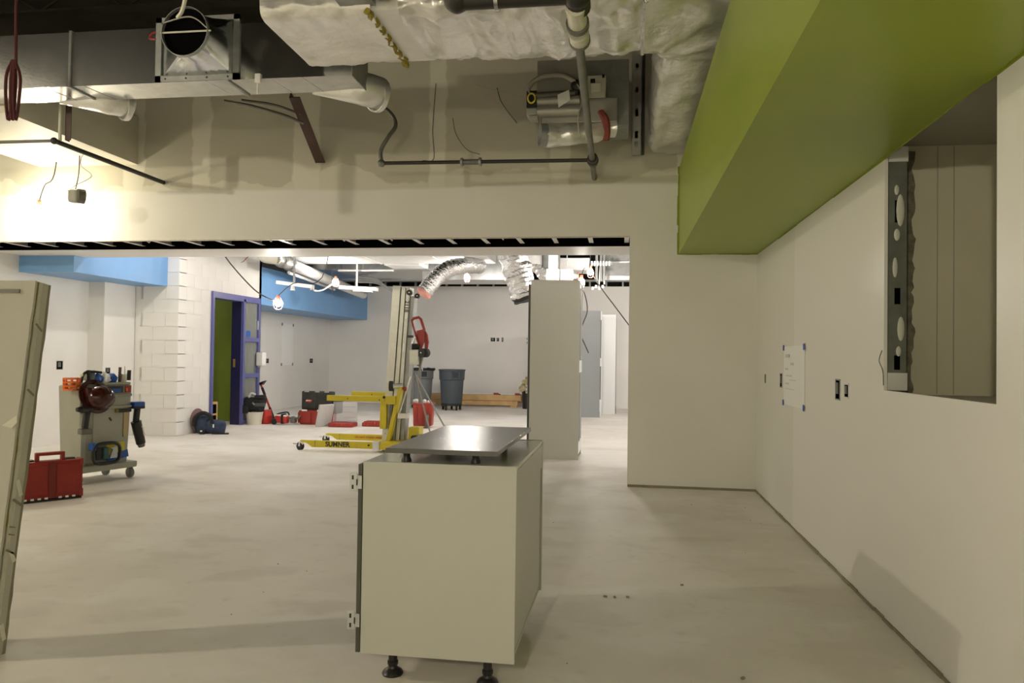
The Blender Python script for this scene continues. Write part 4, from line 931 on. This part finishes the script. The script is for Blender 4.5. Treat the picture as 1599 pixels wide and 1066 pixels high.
# ================================================================== TOOL BOXES AND TOOLS ON THE FAR FLOOR
LID = M('charcoal_plastic', (0.028, 0.03, 0.026), 0.5, var=.3, scale=8, bump=.2, bscale=18)
t = thing('open_tool_box', 'large red tool box with its black lid standing open', 'tool box', on(489, 663), R(-4))
B().rbox((0, .2, .12), (.58, .38, .24), .02, taper=.93).obj('base', RED_TB, t, smooth=True, angle=30)
for x in (-.17, .17): B().rbox((x, .004, .12), (.24, .012, .19), .006).obj('front_rib', RED_TB, t)
ld = B().rbox((0, .18, .41), (.60, .10, .33), .03).obj('lid', LID, t, smooth=True, angle=30)
B().rbox((.33, .25, .34), (.10, .28, .30), .02).obj('side_tray', BLACK, t)
for z in (.33, .49):
    for x in (-.15, .15): B().rbox((x, .128, z), (.25, .012, .12), .005).obj('lid_rib', LID, ld)
for x in (-.17, .12): B().rbox((x, .0, .245), (.10, .02, .03), .005).obj('latch', WHITE, t)
for x in (-.2, .0, .18): B().rbox((x, .13, .565), (.08, .02, .02), .004).obj('hinge_tab', M('grey_tab', (.45, .45, .43), .5), ld)
B().prism([(-.22, .12, .385), (-.11, .12, .37), (-.09, .12, .415), (-.10, .12, .425), (-.20, .12, .43)], (0, .008, 0)).obj('red_badge', REDB, ld); B().prism([(-.21, .119, .395), (-.15, .119, .405), (-.155, .119, .398), (-.095, .119, .412), (-.16, .119, .418), (-.155, .119, .412), (-.20, .119, .42)], (0, .002, 0)).obj('white_mark', WHITE, ld)
B().bb(-.33, -.29, .05, .09, .05, .2).obj('side_latch', CREAM, t)
t = thing('organizer_lid', 'narrow clear organizer lid propped on edge beside the open tool box', 'organizer', on(510, 666), R(62))
B().rbox((0, .05, .19), (.30, .05, .38), .012, rot=(R(14), 0, 0)).obj('lid_shell', M('frosted_plastic', (.55, .55, .54), .4, bump=.3, bscale=15), t)
def organizer(lab, loc, rz, w_, open_=True):
    t = thing('parts_organizer', lab, 'organizer', loc, rz); B().rbox((0, .15, .035), (w_, .30, .07), .015).obj('tray', RED_TB, t, smooth=True, angle=30)
    for i in range(5): B().rbox((-w_ / 2 + .05 + i * (w_ - .1) / 4, .0, .045), (.05, .02, .05), .006).obj('front_rib', RED_TB, t)
    if open_:
        l = B().rbox((0, .26, .24), (w_, .05, .34), .025).obj('clear_lid', CLEAR, t, smooth=True, angle=30)
        for z in (.15, .24, .33): B().rbox((.08, .232, z), (w_ * .5, .008, .02), .003).obj('lid_ridge', CLEAR, l)
    else:
        for i in range(4):
            for j in range(2): B().rbox((-w_ / 2 + .06 + i * (w_ - .12) / 3, .07 + j * .14, .075), (.07, .10, .02), .006).obj('bin_cup', RED, t)
organizer('red parts organizer with its clear lid standing open, between tool box and lift', on(531, 667), R(2), .42); organizer('low red parts organizer tray lying left of the lift mast', on(580, 666), R(3), .34, False)
t = thing('red_power_tool', 'small red and white power tool with black strap on the floor', 'power tool', on(437, 663), R(0))
B().rbox((0, .08, .09), (.24, .14, .13), .04, rot=(0, R(4), 0)).obj('motor_housing', REDB, t, smooth=True, angle=50); B().rbox((-.01, .08, .155), (.22, .12, .03), .012, rot=(0, R(4), 0)).obj('white_cover', WHITE, t, smooth=True)
B().rbox((.03, .08, .10), (.04, .16, .17), .015).obj('strap', BLACKF, t); B().cyl((-.13, .03, .05), (-.10, -.01, .05), .05, n=16).obj('nose', BLACK, t, smooth=True); B().tube(curve([(.12, .08, .10), (.2, .1, .13), (.25, .1, .10), (.32, .12, .16)], 5), .018, 6).obj('hose', IRON_G, t, smooth=True)
B().rbox((.2, .1, .08), (.10, .1, .10), .02).obj('grey_block', IRON_G, t); B().tube(curve([(-.1, .08, .17), (.0, .06, .2), (.1, .08, .21), (.13, .08, .16)], 5), .014, 6).obj('handle', BLACK, t, smooth=True)
t = thing('pole_sander', 'red and black pole sander leaning on the white wall', 'pole sander', on(428, 660))
q0, q1 = Vector((0, 0, .06)), at(407, 599, on(428, 660).y + .25) - on(428, 660)
mix = lambda f: q0.lerp(q1, f)
B().cyl(mix(0), mix(.32), .022, n=8).obj('lower_grip', BLACK, t, smooth=True); B().cyl(mix(.3), mix(.72), .018, n=8).obj('pole', REDB, t, smooth=True); B().cyl(mix(.68), mix(.88), .024, n=8).obj('foam_grip', BLACK, t, smooth=True); B().cyl(mix(.86), mix(1), .018, n=8).obj('pole', REDB, t, smooth=True)
B().prism([q1 + Vector((-.10, -.03, -.03)), q1 + Vector((-.02, -.03, .02)), q1 + Vector((.09, -.03, .06)), q1 + Vector((.03, -.03, -.02))], (0, .09, .0)).obj('sanding_head', BLACK, t)
B().tube(curve([(.0, 0, .06), (-.05, 0, .12), (-.10, 0, .22)], 5), .018, 6).obj('kick_handle', BLACK, t, smooth=True); B().rbox((.02, .02, .04), (.14, .1, .06), .02).obj('foot', STEEL_D, t)
t = thing('bucket', 'cream plastic bucket holding up the black tool bag by the door frame', 'bucket', on(392, 663) + Vector((0, .12, 0)))
B().lathe([(.001, 0), (.12, 0), (.145, .20), (.15, .20), (.15, .215), (.135, .215), (.12, .03), (.001, .03)], n=24).obj('pail', CREAM, t, smooth=True, angle=30)
t = thing('tool_bag', 'black soft tool bag slumped on the cream bucket beside the door frame', 'bag', on(392, 663) + Vector((0.02, .12, .215)), R(8))
B().rbox((-.02, 0, .12), (.34, .24, .24), .07, 3).jitter(.03, 7).obj('bag_body', BLACKF, t, smooth=True, angle=60); B().rbox((.10, -.10, .13), (.18, .06, .06), .02).jitter(.01, 12).obj('pocket_band', M('grey_webbing', (.08, .09, .085), .8), t, smooth=True)
B().rbox((.09, -.03, .26), (.17, .16, .06), .025).jitter(.02, 9).obj('flap', BLACKF, t, smooth=True); B().tube(curve([(-.1, -.08, .22), (-.06, -.08, .32), (.02, -.08, .30)], 5), .018, 6).obj('carry_loop', M('white_strap', (.6, .6, .56), .7), t, smooth=True); B().rbox((.0, -.13, .15), (.05, .02, .03), .006, rot=(0, R(45), 0)).obj('buckle', CHROME, t)
B().rbox((-.14, -.07, .05), (.16, .14, .16), .05).jitter(.02, 9, 3).obj('side_pocket', BLACKF, t, smooth=True)
t = thing('red_case', 'slim red plastic case standing beside the cream bucket', 'case', on(411, 662), R(-20))
B().prism([(-.07, 0, 0), (.06, 0, 0), (.05, 0, .14), (.02, 0, .25), (-.07, 0, .24)], (0, .16, 0)).obj('shell', REDB, t, bevel=.01); B().bb(-.03, -.01, -.006, 0, .02, .22).obj('dark_seam', BLACK, t)
# blue backpack heap at the block corner
t = thing('backpack', 'navy blue backpack slumped against the block wall corner', 'backpack', on(323, 677), R(15))
B().rbox((-.07, .08, .14), (.26, .22, .28), .09, 3, rot=(0, R(-12), 0)).jitter(.03, 7).obj('main_body', NAVYF, t, smooth=True, angle=60); B().rbox((.13, .04, .10), (.26, .20, .20), .07, 3, rot=(0, R(10), 0)).jitter(.025, 8, 2).obj('front_pocket', NAVYF, t, smooth=True, angle=60)
B().tube(curve([(-.18, -.05, .12), (-.16, -.06, .25), (-.05, -.06, .32), (.06, -.06, .27), (.09, -.06, .16)], 6), .028, 8).obj('shoulder_strap', BLACKF, t, smooth=True); B().rbox((-.05, -.07, .03), (.08, .06, .07), .02).obj('bottle_pocket', BLACKF, t, smooth=True); B().bb(.10, .12, -.07, -.06, .10, .15).bb(-.07, -.04, -.105, -.10, .04, .06).objs('zip_pull', PAPER, t)
B().tube([(.1, -.09, .012), (.25, -.1, .012), (.34, -.08, .012)], .012, 6).obj('loose_strap', BLACKF, t)
t = thing('round_pad', 'pinkish grey round pad leaning against the block wall behind the navy backpack', 'pad', (XB + .03, 10.78, 0), rot=(0, R(-7), 0)); B().cyl((.0, 0, .185), (.03, 0, .185), .185, n=28).obj('disc', M('pinkish_grey', (.22, .13, .13), .6), t, smooth=True); B().cyl((.03, -.02, .16), (.036, -.02, .16), .10, n=24).obj('inner_disc', M('light_grey_pad', (.4, .4, .41), .6), t, smooth=True)
# things in the doorway
t = thing('cardboard_box', 'tan upright box standing just inside the open door', 'box', Vector((-6.75, 11.55, 0)), R(-8)); B().bb(-.16, .16, -.13, .13, 0, .42).obj('shell', CARD, t, bevel=.004)
for z in (.05, .23): B().bb(.162, .166, -.09, .09, z, z + .15).obj('dark_panel', VOID_BLACK, t)
t = thing('plastic_tub', 'cream tub resting behind the tan box in the doorway', 'tub', Vector((-7.15, 11.85, 0))); B().bb(-.2, .2, -.16, .16, 0, .48).obj('stand', CREAM, t); B().rbox((0, 0, .55), (.36, .30, .14), .03).obj('tub', CREAM, t, smooth=True); B().rbox((0, 0, .635), (.40, .33, .03), .012).obj('lid', CREAM, t, smooth=True)

# ================================================================== TOOL CART
ct_o = Vector((-5.02, 6.66, 0)); rz = math.atan2(.94, .34)
ca = thing('tool_cart', 'grey wheeled plastic tool cart hung with tools behind the red tool case', 'cart', ct_o, rz)
# local x runs along the wide face (away from the viewer), local -y is the wide face
B().rbox((0, .0, .135), (.62, .42, .05), .012).obj('platform', CARTM, ca, smooth=True, angle=30); B().rbox((0, -.205, .13), (.60, .02, .055), .006).obj('skirt', CARTM, ca)
for x, y in ((.26, -.17), (.22, .15), (-.26, -.17), (-.24, .15)):
    c = B().cyl((x - .015, y, .048), (x + .015, y, .048), .048, n=18).obj('caster', M('grey_caster', (.22, .21, .2), .5), ca, smooth=True, angle=40); B().box((x, y, .106), (.05, .06, .012)).box((x - .02, y, .075), (.004, .03, .06)).box((x + .02, y, .075), (.004, .03, .06)).objs('fork', STEEL_D, c)
B().rbox((0, 0, .515), (.53, .34, .79), .02, taper=.90).obj('body', CARTM, ca, smooth=True, angle=30)
B().rbox((0, -.165, .81), (.52, .03, .025), .006).rbox((0, -.168, .70), (.51, .03, .02), .006).objs('ledge', CARTM, ca); B().rbox((.02, -.166, .45), (.30, .012, .46), .006).obj('front_panel', CARTM, ca); B().rbox((.205, -.165, .55), (.05, .012, .30), .006).obj('tan_stain_panel', M('tan_strip', (.50, .40, .22), .6), ca); B().rbox((-.22, -.16, .40), (.05, .02, .5), .006).obj('corner_strip', CARTM, ca)
B().bb(-.10, .155, -.186, -.176, .835, .90).obj('drawer_window', BLACK, ca); B().bb(.03, .135, -.189, -.186, .838, .875).obj('blue_card', BLUEP, ca); B().bb(-.06, .02, -.189, -.186, .842, .885).obj('brown_card', CARD, ca); B().bb(.185, .24, -.186, -.176, .835, .90).obj('red_card', RED, ca); B().bb(.185, .205, -.189, -.186, .845, .88).obj('orange_card', ORANGE, ca)
B().box((.12, -.178, .225), (.22, .006, .07), (0, R(-10), 0)).obj('blue_splash', BLUEP, ca); B().box((.10, -.177, .30), (.18, .006, .11), (0, R(-4), 0)).obj('yellow_splash', YELP, ca)
B().rbox((.18, -.18, .66), (.14, .025, .035), .008).obj('dark_slot', BLACK, ca); B().rbox((.10, -.18, .66), (.03, .025, .035), .006).obj('brass_stub', YINS, ca); B().tube([(.03, -.17, .60), (.05, -.172, .57)], .01, 6).obj('hook', IRON, ca)
cm = ca.matrix_basis if False else Matrix.Translation(ct_o) @ Matrix.Rotation(rz, 4, 'Z')
cw = lambda x, y, z: cm @ Vector((x, y, z))
def on_cart(name, lab, cat, p, r=0.0): return thing(name, lab, cat, cw(*p), rz + r)
t = on_cart('hard_hat', 'glossy dark maroon hard hat hung on the front of the grey cart', 'hard hat', (-.13, -.27, .80))
B().sph((0, 0, 0), .125, 24, 14, (1.05, .85, .92)).obj('shell', MAROON, t, smooth=True); B().lathe([(.125, -.012), (.165, -.006), (.165, .006), (.125, .012)], (-.02, .045, .01), 28, Euler((R(70), R(15), 0)).to_matrix(), caps=False).obj('brim', MAROON, t, smooth=True); B().rbox((-.1, .05, .02), (.07, .12, .16), .03).obj('ear_cover', MAROON, t, smooth=True)
t = on_cart('orange_netting', 'roll of orange mesh on the top left corner of the cart', 'mesh roll', (-.30, -.10, .93))
nb = B()
for k in range(4): nb.ring((0, 0, -.06 + k * .033), (0, 0, -.045 + k * .033), .075, .055, 14)
for k in range(8): a = 2 * PI * k / 8; nb.cyl((.065 * math.cos(a), .065 * math.sin(a), -.06), (.065 * math.cos(a + .3), .065 * math.sin(a + .3), .055), .010, n=5)
nb.obj('mesh', ORANGE, t); t['kind'] = 'thing'
t = on_cart('tool_tray', 'tray of loose tools and blue rags heaped on top of the cart', 'tray', (.0, -.02, .91))
B().rbox((0, 0, .012), (.5, .3, .025), .008).obj('tray', CARTM, t)
for i, (x, y, z, r, m) in enumerate(((-.05, -.08, .06, .05, BLUEP), (.03, -.09, .055, .045, PAPER), (.10, -.09, .06, .05, BLUEP), (.0, -.02, .07, .05, STEEL_W), (-.11, -.06, .06, .045, GRAYBIN2), (.06, .02, .08, .045, PAPER), (-.03, .05, .1, .04, WHITE))): B().sph((x, y, z), r, 10, 7).jitter(.03, 18, i).obj('crumpled_rag', m, t)
B().cyl((.16, -.1, .02), (.165, -.1, .17), .014, n=8).obj('tool_handle', M('brown_handle', (.10, .06, .05), .5), t); B().cyl((.26, -.1, .04), (.262, -.1, .14), .019, n=10).obj('black_grip', BLACK, t, smooth=True); B().cyl((.215, -.1, .02), (.215, -.1, .18), .006, n=6).obj('thin_rod', STEEL_W, t); B().cyl((.2, -.1, .02), (.205, -.1, .10), .028, n=12).obj('spray_can', CREAM, t, smooth=True)
B().rbox((-.15, -.09, .08), (.03, .03, .13), .008).obj('black_upright', BLACK, t); B().tube(curve([(-.22, -.09, .03), (-.19, -.09, .11), (-.14, -.09, .13), (-.02, -.09, .12)], 5), .013, 6).obj('bent_handle', BLACK, t, smooth=True); B().rbox((-.19, -.08, .08), (.05, .04, .06), .01).obj('cream_knob', CREAM, t)
def drill(lab, p, m=BLACK, r=0.0, flip=False):
    t = on_cart('cordless_drill', lab, 'drill', p, r)
    B().cyl((-.03, 0, .12), (.10, 0, .12), .036, .032, n=14).obj('motor_body', m, t, smooth=True); B().rbox((.02, 0, .03), (.05, .045, .18), .014, rot=(0, R(8), 0)).obj('grip', m, t, smooth=True); B().rbox((.01, 0, -.085), (.10, .07, .055), .012).obj('battery', IRON_G, t, smooth=True); B().cyl((-.03, 0, .12), (-.07, 0, .12), .03, .02, n=12).obj('chuck', BLACK, t, smooth=True)
drill('dark cordless drill hanging below the maroon hard hat on the cart', (-.27, -.25, .58))
t = on_cart('cordless_driver', 'black cordless driver with blue battery hanging off the right end of the cart', 'drill', (.33, -.16, .45))
B().rbox((.0, 0, .26), (.12, .085, .055), .014).obj('battery', BLUEP, t, smooth=True); B().rbox((0, 0, .232), (.12, .085, .03), .01).obj('battery_foot', BLACK, t, smooth=True); B().rbox((-.005, 0, .15), (.05, .05, .16), .016, rot=(0, R(6), 0)).obj('grip', BLACK, t, smooth=True); B().cyl((-.01, 0, .09), (.05, 0, -.13), .05, .045, n=16).obj('motor_body', BLACK, t, smooth=True); B().cyl((.05, 0, -.13), (.06, 0, -.165), .04, .03, n=14).obj('nose', IRON_G, t, smooth=True)
for i, z in enumerate((.03, .0, -.03)): B().box((.03 + .008 * i, -.049, z), (.035, .004, .014), (0, R(70), 0)).obj('white_mark', WHITE, t)
t = on_cart('battery_tool', 'black framed battery tool with teal body hung low on the cart front', 'power tool', (-.03, -.235, .27))
hp = [(.135 * math.copysign(abs(math.cos(a)) ** .6, math.cos(a)), 0, .095 * math.copysign(abs(math.sin(a)) ** .6, math.sin(a))) for a in [2 * PI * i / 24 for i in range(25)]]
B().tube(hp, .016, 8, caps=False).obj('frame', BLACK, t, smooth=True); B().rbox((-.04, .03, 0), (.13, .07, .12), .02).obj('housing', BLACK, t, smooth=True); B().rbox((-.02, -.015, 0), (.05, .03, .10), .01).obj('teal_panel', TEALG, t, smooth=True); B().prism([(.025, -.012, -.05), (.10, -.012, -.05), (.10, -.012, .06), (.03, -.012, .05), (.055, -.012, .03)], (0, .02, 0)).obj('white_panel', M('pale_grey_panel', (.5, .52, .5), .5), t)
B().rbox((-.13, .02, .07), (.05, .06, .07), .015).obj('blue_end', BLUEP, t, smooth=True)
# red tool case standing on the floor
e0, e1 = on(30, 788), on(129, 777); mid = (e0 + e1) / 2; ang = math.atan2(e1.y - e0.y, e1.x - e0.x); W = (e1 - e0).length
tcse = thing('tool_case', 'red plastic tool case standing upright on the floor with its handle up', 'tool case', mid, ang)
RC = M('case_red', (0.24, 0.012, 0.006), .45, var=.1, scale=14)
B().rbox((0, .06, .175), (W, .12, .31), .018).obj('shell', RC, tcse, smooth=True, angle=30); B().bb(-.025, .025, -.008, .0, .03, .32).obj('centre_band', M('case_red_dark', (.15, .008, .004), .5), tcse)
for s_ in (-1, 1): B().rbox((s_ * W * .26, .0, .18), (W * .38, .012, .24), .005).obj('front_panel', RC, tcse)
hd = B()
for x in (-.10, .085): hd.rbox((x, .06, .345), (.03, .05, .09), .01)
hd.rbox((-.0075, .06, .385), (.215, .05, .028), .01); hd.obj('handle', RC, tcse, smooth=True)
for x in (-.16, .14): B().rbox((x, .06, .335), (.07, .06, .02), .006).obj('latch', BLACK, tcse)
for s_ in (-1, 1): B().rbox((s_ * (W / 2 - .01), .06, .05), (.03, .13, .07), .012).obj('corner_bumper', RC, tcse); B().rbox((s_ * (W / 2 - .012), .06, .31), (.03, .125, .05), .01).obj('corner_bumper', RC, tcse)
for x in (-.19, -.14, -.09, -.04, .06, .11, .16): B().bb(x - .012, x + .012, -.0025, .0, .02, .035).obj('white_mark', WHITE, tcse)
B().rbox((0, .06, .008), (W * .98, .1, .016), .004).obj('foot_rail', BLACK, tcse)

# ================================================================== LEANING PANEL, LEFT FOREGROUND
lp = thing('leaning_panel', 'thick white wall panel leaning at the left edge, raw end with yellow layer toward us', 'panel', (-2.492, 2.70, 0.0), rot=(R(-7.6), 0, 0))
HT = 1.555; XLp = -.42
def layer(name, y0, y1, m, x1=0.0, jag=.004, zt=HT, jy=0.0):
    n = 26; b = B(); vs = []
    for i in range(n + 1):
        z = zt * i / n; j = random.uniform(-jag, jag)
        for y in (y0 + random.uniform(-jy, jy), y1): vs += [(XLp, y, z), (x1 + j, y, z)]
    fs = []
    for i in range(n):
        a = i * 4; c = a + 4
        fs += [(a, a + 1, c + 1, c), (a + 2, c + 2, c + 3, a + 3), (a + 1, a + 3, c + 3, c + 1), (a, c, c + 2, a + 2)]
    fs += [(0, 2, 3, 1), (n * 4, n * 4 + 1, n * 4 + 3, n * 4 + 2)]
    return b.add(vs, fs).obj(name, m, lp)
layer('front_sheet', 0, .012, DRY, .006, .002); layer('yellow_layer', .012, .030, YINS, -.006, .006); layer('core_sheet', .030, .050, DRYCORE, 0, .001); layer('core_sheet', .050, .082, DRY, .002, .001); layer('back_sheet', .082, .096, DRYDARK, .003, .003)
for (y, z, dy, dz, a) in ((.055, 1.36, .045, .008, -35), (.055, 1.08, .045, .008, -30), (.06, .62, .055, .010, -28), (.06, .68, .016, .07, 25), (.055, .42, .05, .008, -25), (.07, .40, .016, .05, 30), (.05, .52, .03, .005, -10), (.05, .49, .03, .005, -10), (.07, .10, .016, .07, 20)):
    B().box((.004, y, z), (.004, dy, dz), (R(a), 0, 0)).obj('paper_scrap', DRYDARK if dz < .03 else CREAM, lp)
B().prism([(.004, -.004, .98), (-.05, -.014, .935), (-.005, -.012, .925), (.008, -.004, .95)], (0, .003, 0)).obj('torn_flap', CREAM, lp)
B().bb(-.17, -.06, -.006, 0, 1.50, 1.516).obj('grey_strap', IRON_G, lp)

# ================================================================== WALL FITTINGS
def wall_box(lab, loc, rz, w_=.06, h=.105, plate=False, grp='electrical boxes'):
    t = thing('outlet_box', lab, 'outlet', loc, rz, group=grp)      # local -y faces the room
    fr_ = B()
    fr_.bb(-w_ / 2, w_ / 2, -.003, .0, h / 2 - .008, h / 2).bb(-w_ / 2, w_ / 2, -.003, 0, -h / 2, -h / 2 + .008).bb(-w_ / 2, -w_ / 2 + .008, -.003, 0, -h / 2, h / 2).bb(w_ / 2 - .008, w_ / 2, -.003, 0, -h / 2, h / 2)
    fr_.obj('rim', STEEL_W if plate else STEEL_D, t); B().bb(-w_ / 2 + .006, w_ / 2 - .006, -.0015, -.0005, -h / 2 + .006, h / 2 - .006).obj('dark_cavity', VOID_BLACK, t)
    B().bb(-w_ / 4, w_ / 6, -.006, -.0015, -h / 5, h / 3).obj('device', IRON_G, t)
RX = R(-90)
wall_box('small outlet box on the right wall nearest the inside corner', (XR, 6.97, 1.075), RX, .05, .08); wall_box('outlet box on the right wall just left of the taped sheet', (XR, 6.30, 1.08), RX, .08, .115); wall_box('tall metal outlet box on the right wall between taped sheet and opening', (XR, 4.70, 1.075), RX, .10, .125); wall_box('square pale-rimmed outlet box on the right wall nearest the opening', (XR, 4.525, 1.075), RX, .09, .085, True)
wall_box('dark outlet box on the left wall above the tool cart', (XL, 9.04, 1.035), R(90), .12, .12); wall_box('small outlet box on the pilaster above the tool cart', (-7.106, 9.66, .955), R(90), .10, .09)
wall_box('left outlet box of three on the far wall', (-3.165, 18.55, 1.635), 0, .12, .10); wall_box('middle outlet box of three on the far wall', (-3.04, 18.55, 1.635), 0, .07, .09); wall_box('right outlet box of three on the far wall', (-2.925, 18.55, 1.635), 0, .05, .11)
wall_box('small outlet box on the bay wall left of the taped sheet there', (-7.42, 15.1, 1.06), R(90), .14, .10); wall_box('small outlet box on the bay wall near its far corner', (-7.42, 17.4, 1.05), R(90), .18, .11)
def taped(lab, x, y0, y1, z0, z1_, sgn, tape=TAPE, ts=.03):
    t = thing('paper_sheet', lab, 'paper', (x, (y0 + y1) / 2, (z0 + z1_) / 2)); hy, hz = abs(y1 - y0) / 2, (z1_ - z0) / 2
    n = 6; vs = []; fs = []
    for i in range(n + 1):
        for j in range(n + 1):
            y = -hy + 2 * hy * i / n; z = -hz + 2 * hz * j / n
            vs.append((sgn * (.003 + .006 * abs(math.sin(i * 1.3 + j * .9)) * (1 if 0 < i < n and 0 < j < n else .2)), y, z)); vs.append((sgn * .001, y, z))
    k = lambda i, j, s_: (i * (n + 1) + j) * 2 + s_
    for i in range(n):
        for j in range(n):
            fs += [(k(i, j, 0), k(i + 1, j, 0), k(i + 1, j + 1, 0), k(i, j + 1, 0)), (k(i, j, 1), k(i, j + 1, 1), k(i + 1, j + 1, 1), k(i + 1, j, 1))]
    for i in range(n): fs += [(k(i, 0, 0), k(i, 0, 1), k(i + 1, 0, 1), k(i + 1, 0, 0)), (k(i, n, 0), k(i + 1, n, 0), k(i + 1, n, 1), k(i, n, 1)), (k(0, i, 0), k(0, i + 1, 0), k(0, i + 1, 1), k(0, i, 1)), (k(n, i, 0), k(n, i, 1), k(n, i + 1, 1), k(n, i + 1, 0))]
    B().add(vs, fs).obj('sheet', PAPER, t, smooth=True)
    for a in (-1, 1):
        for b_ in (-1, 1): B().box((sgn * .008, a * (hy - .005), b_ * (hz - ts * .4)), (.004, ts * 1.2, ts * 1.5), (R(8 * a * b_), 0, 0)).obj('tape', tape, t)
    return t
t = taped('white plan sheet taped to the right wall with four blue tabs', XR, 6.19, 5.51, .90, 1.35, -1, ts=.028)
INK = M('faint_print', (.66, .65, .62), .8)
for y, z, a, b_ in ((.18, .15, .12, .025), (.02, .09, .10, .02), (.2, .05, .10, .015), (.12, 0, .2, .01), (.18, -.06, .12, .012), (.0, -.03, .22, .006), (.1, -.10, .3, .005)): B().box((-.0115, y, z), (.001, a, b_)).obj('print_mark', INK, t)
taped('white plan sheet taped to the wall of the set-back bay', -7.42, 15.77, 16.35, .96, 1.88, 1, IRON_G, .04)
t = thing('soap_dispenser', 'white wall dispenser beside the blue door frame', 'dispenser', (XB + .01, 12.70, 1.12)); B().rbox((.06, 0, 0), (.12, .16, .24), .02).obj('housing', WHITE, t, smooth=True); B().rbox((.05, 0, -.13), (.07, .1, .03), .01).obj('spout', CREAM, t)
t = thing('wall_plate', 'small white plate high on the wall end beside the blue door frame', 'plate', (XB + .002, 12.70, 1.72)); B().rbox((.01, 0, 0), (.02, .08, .16), .005).obj('plate', WHITE, t)
# little plaster crumbs on the floor
cr = B()
for i in range(22):
    x, y = random.uniform(-2.2, 1.2), random.uniform(3.1, 7.2); r = random.uniform(.002, .004)
    cr.box((x, y, r * .4), (r * 2, r * 1.4, r), (0, 0, random.uniform(0, 3)))
for u, v in ((1065, 914), (945, 932), (960, 933), (980, 933), (1160, 1060)): p = on(u, v); cr.box((p.x, p.y, .004), (.016, .011, .008), (0, 0, u))
o = cr.obj('debris', M('plaster_crumb', (.30, .27, .22), .9)); tag(o, 'scattered plaster crumbs on the concrete floor', 'debris', kind='stuff')
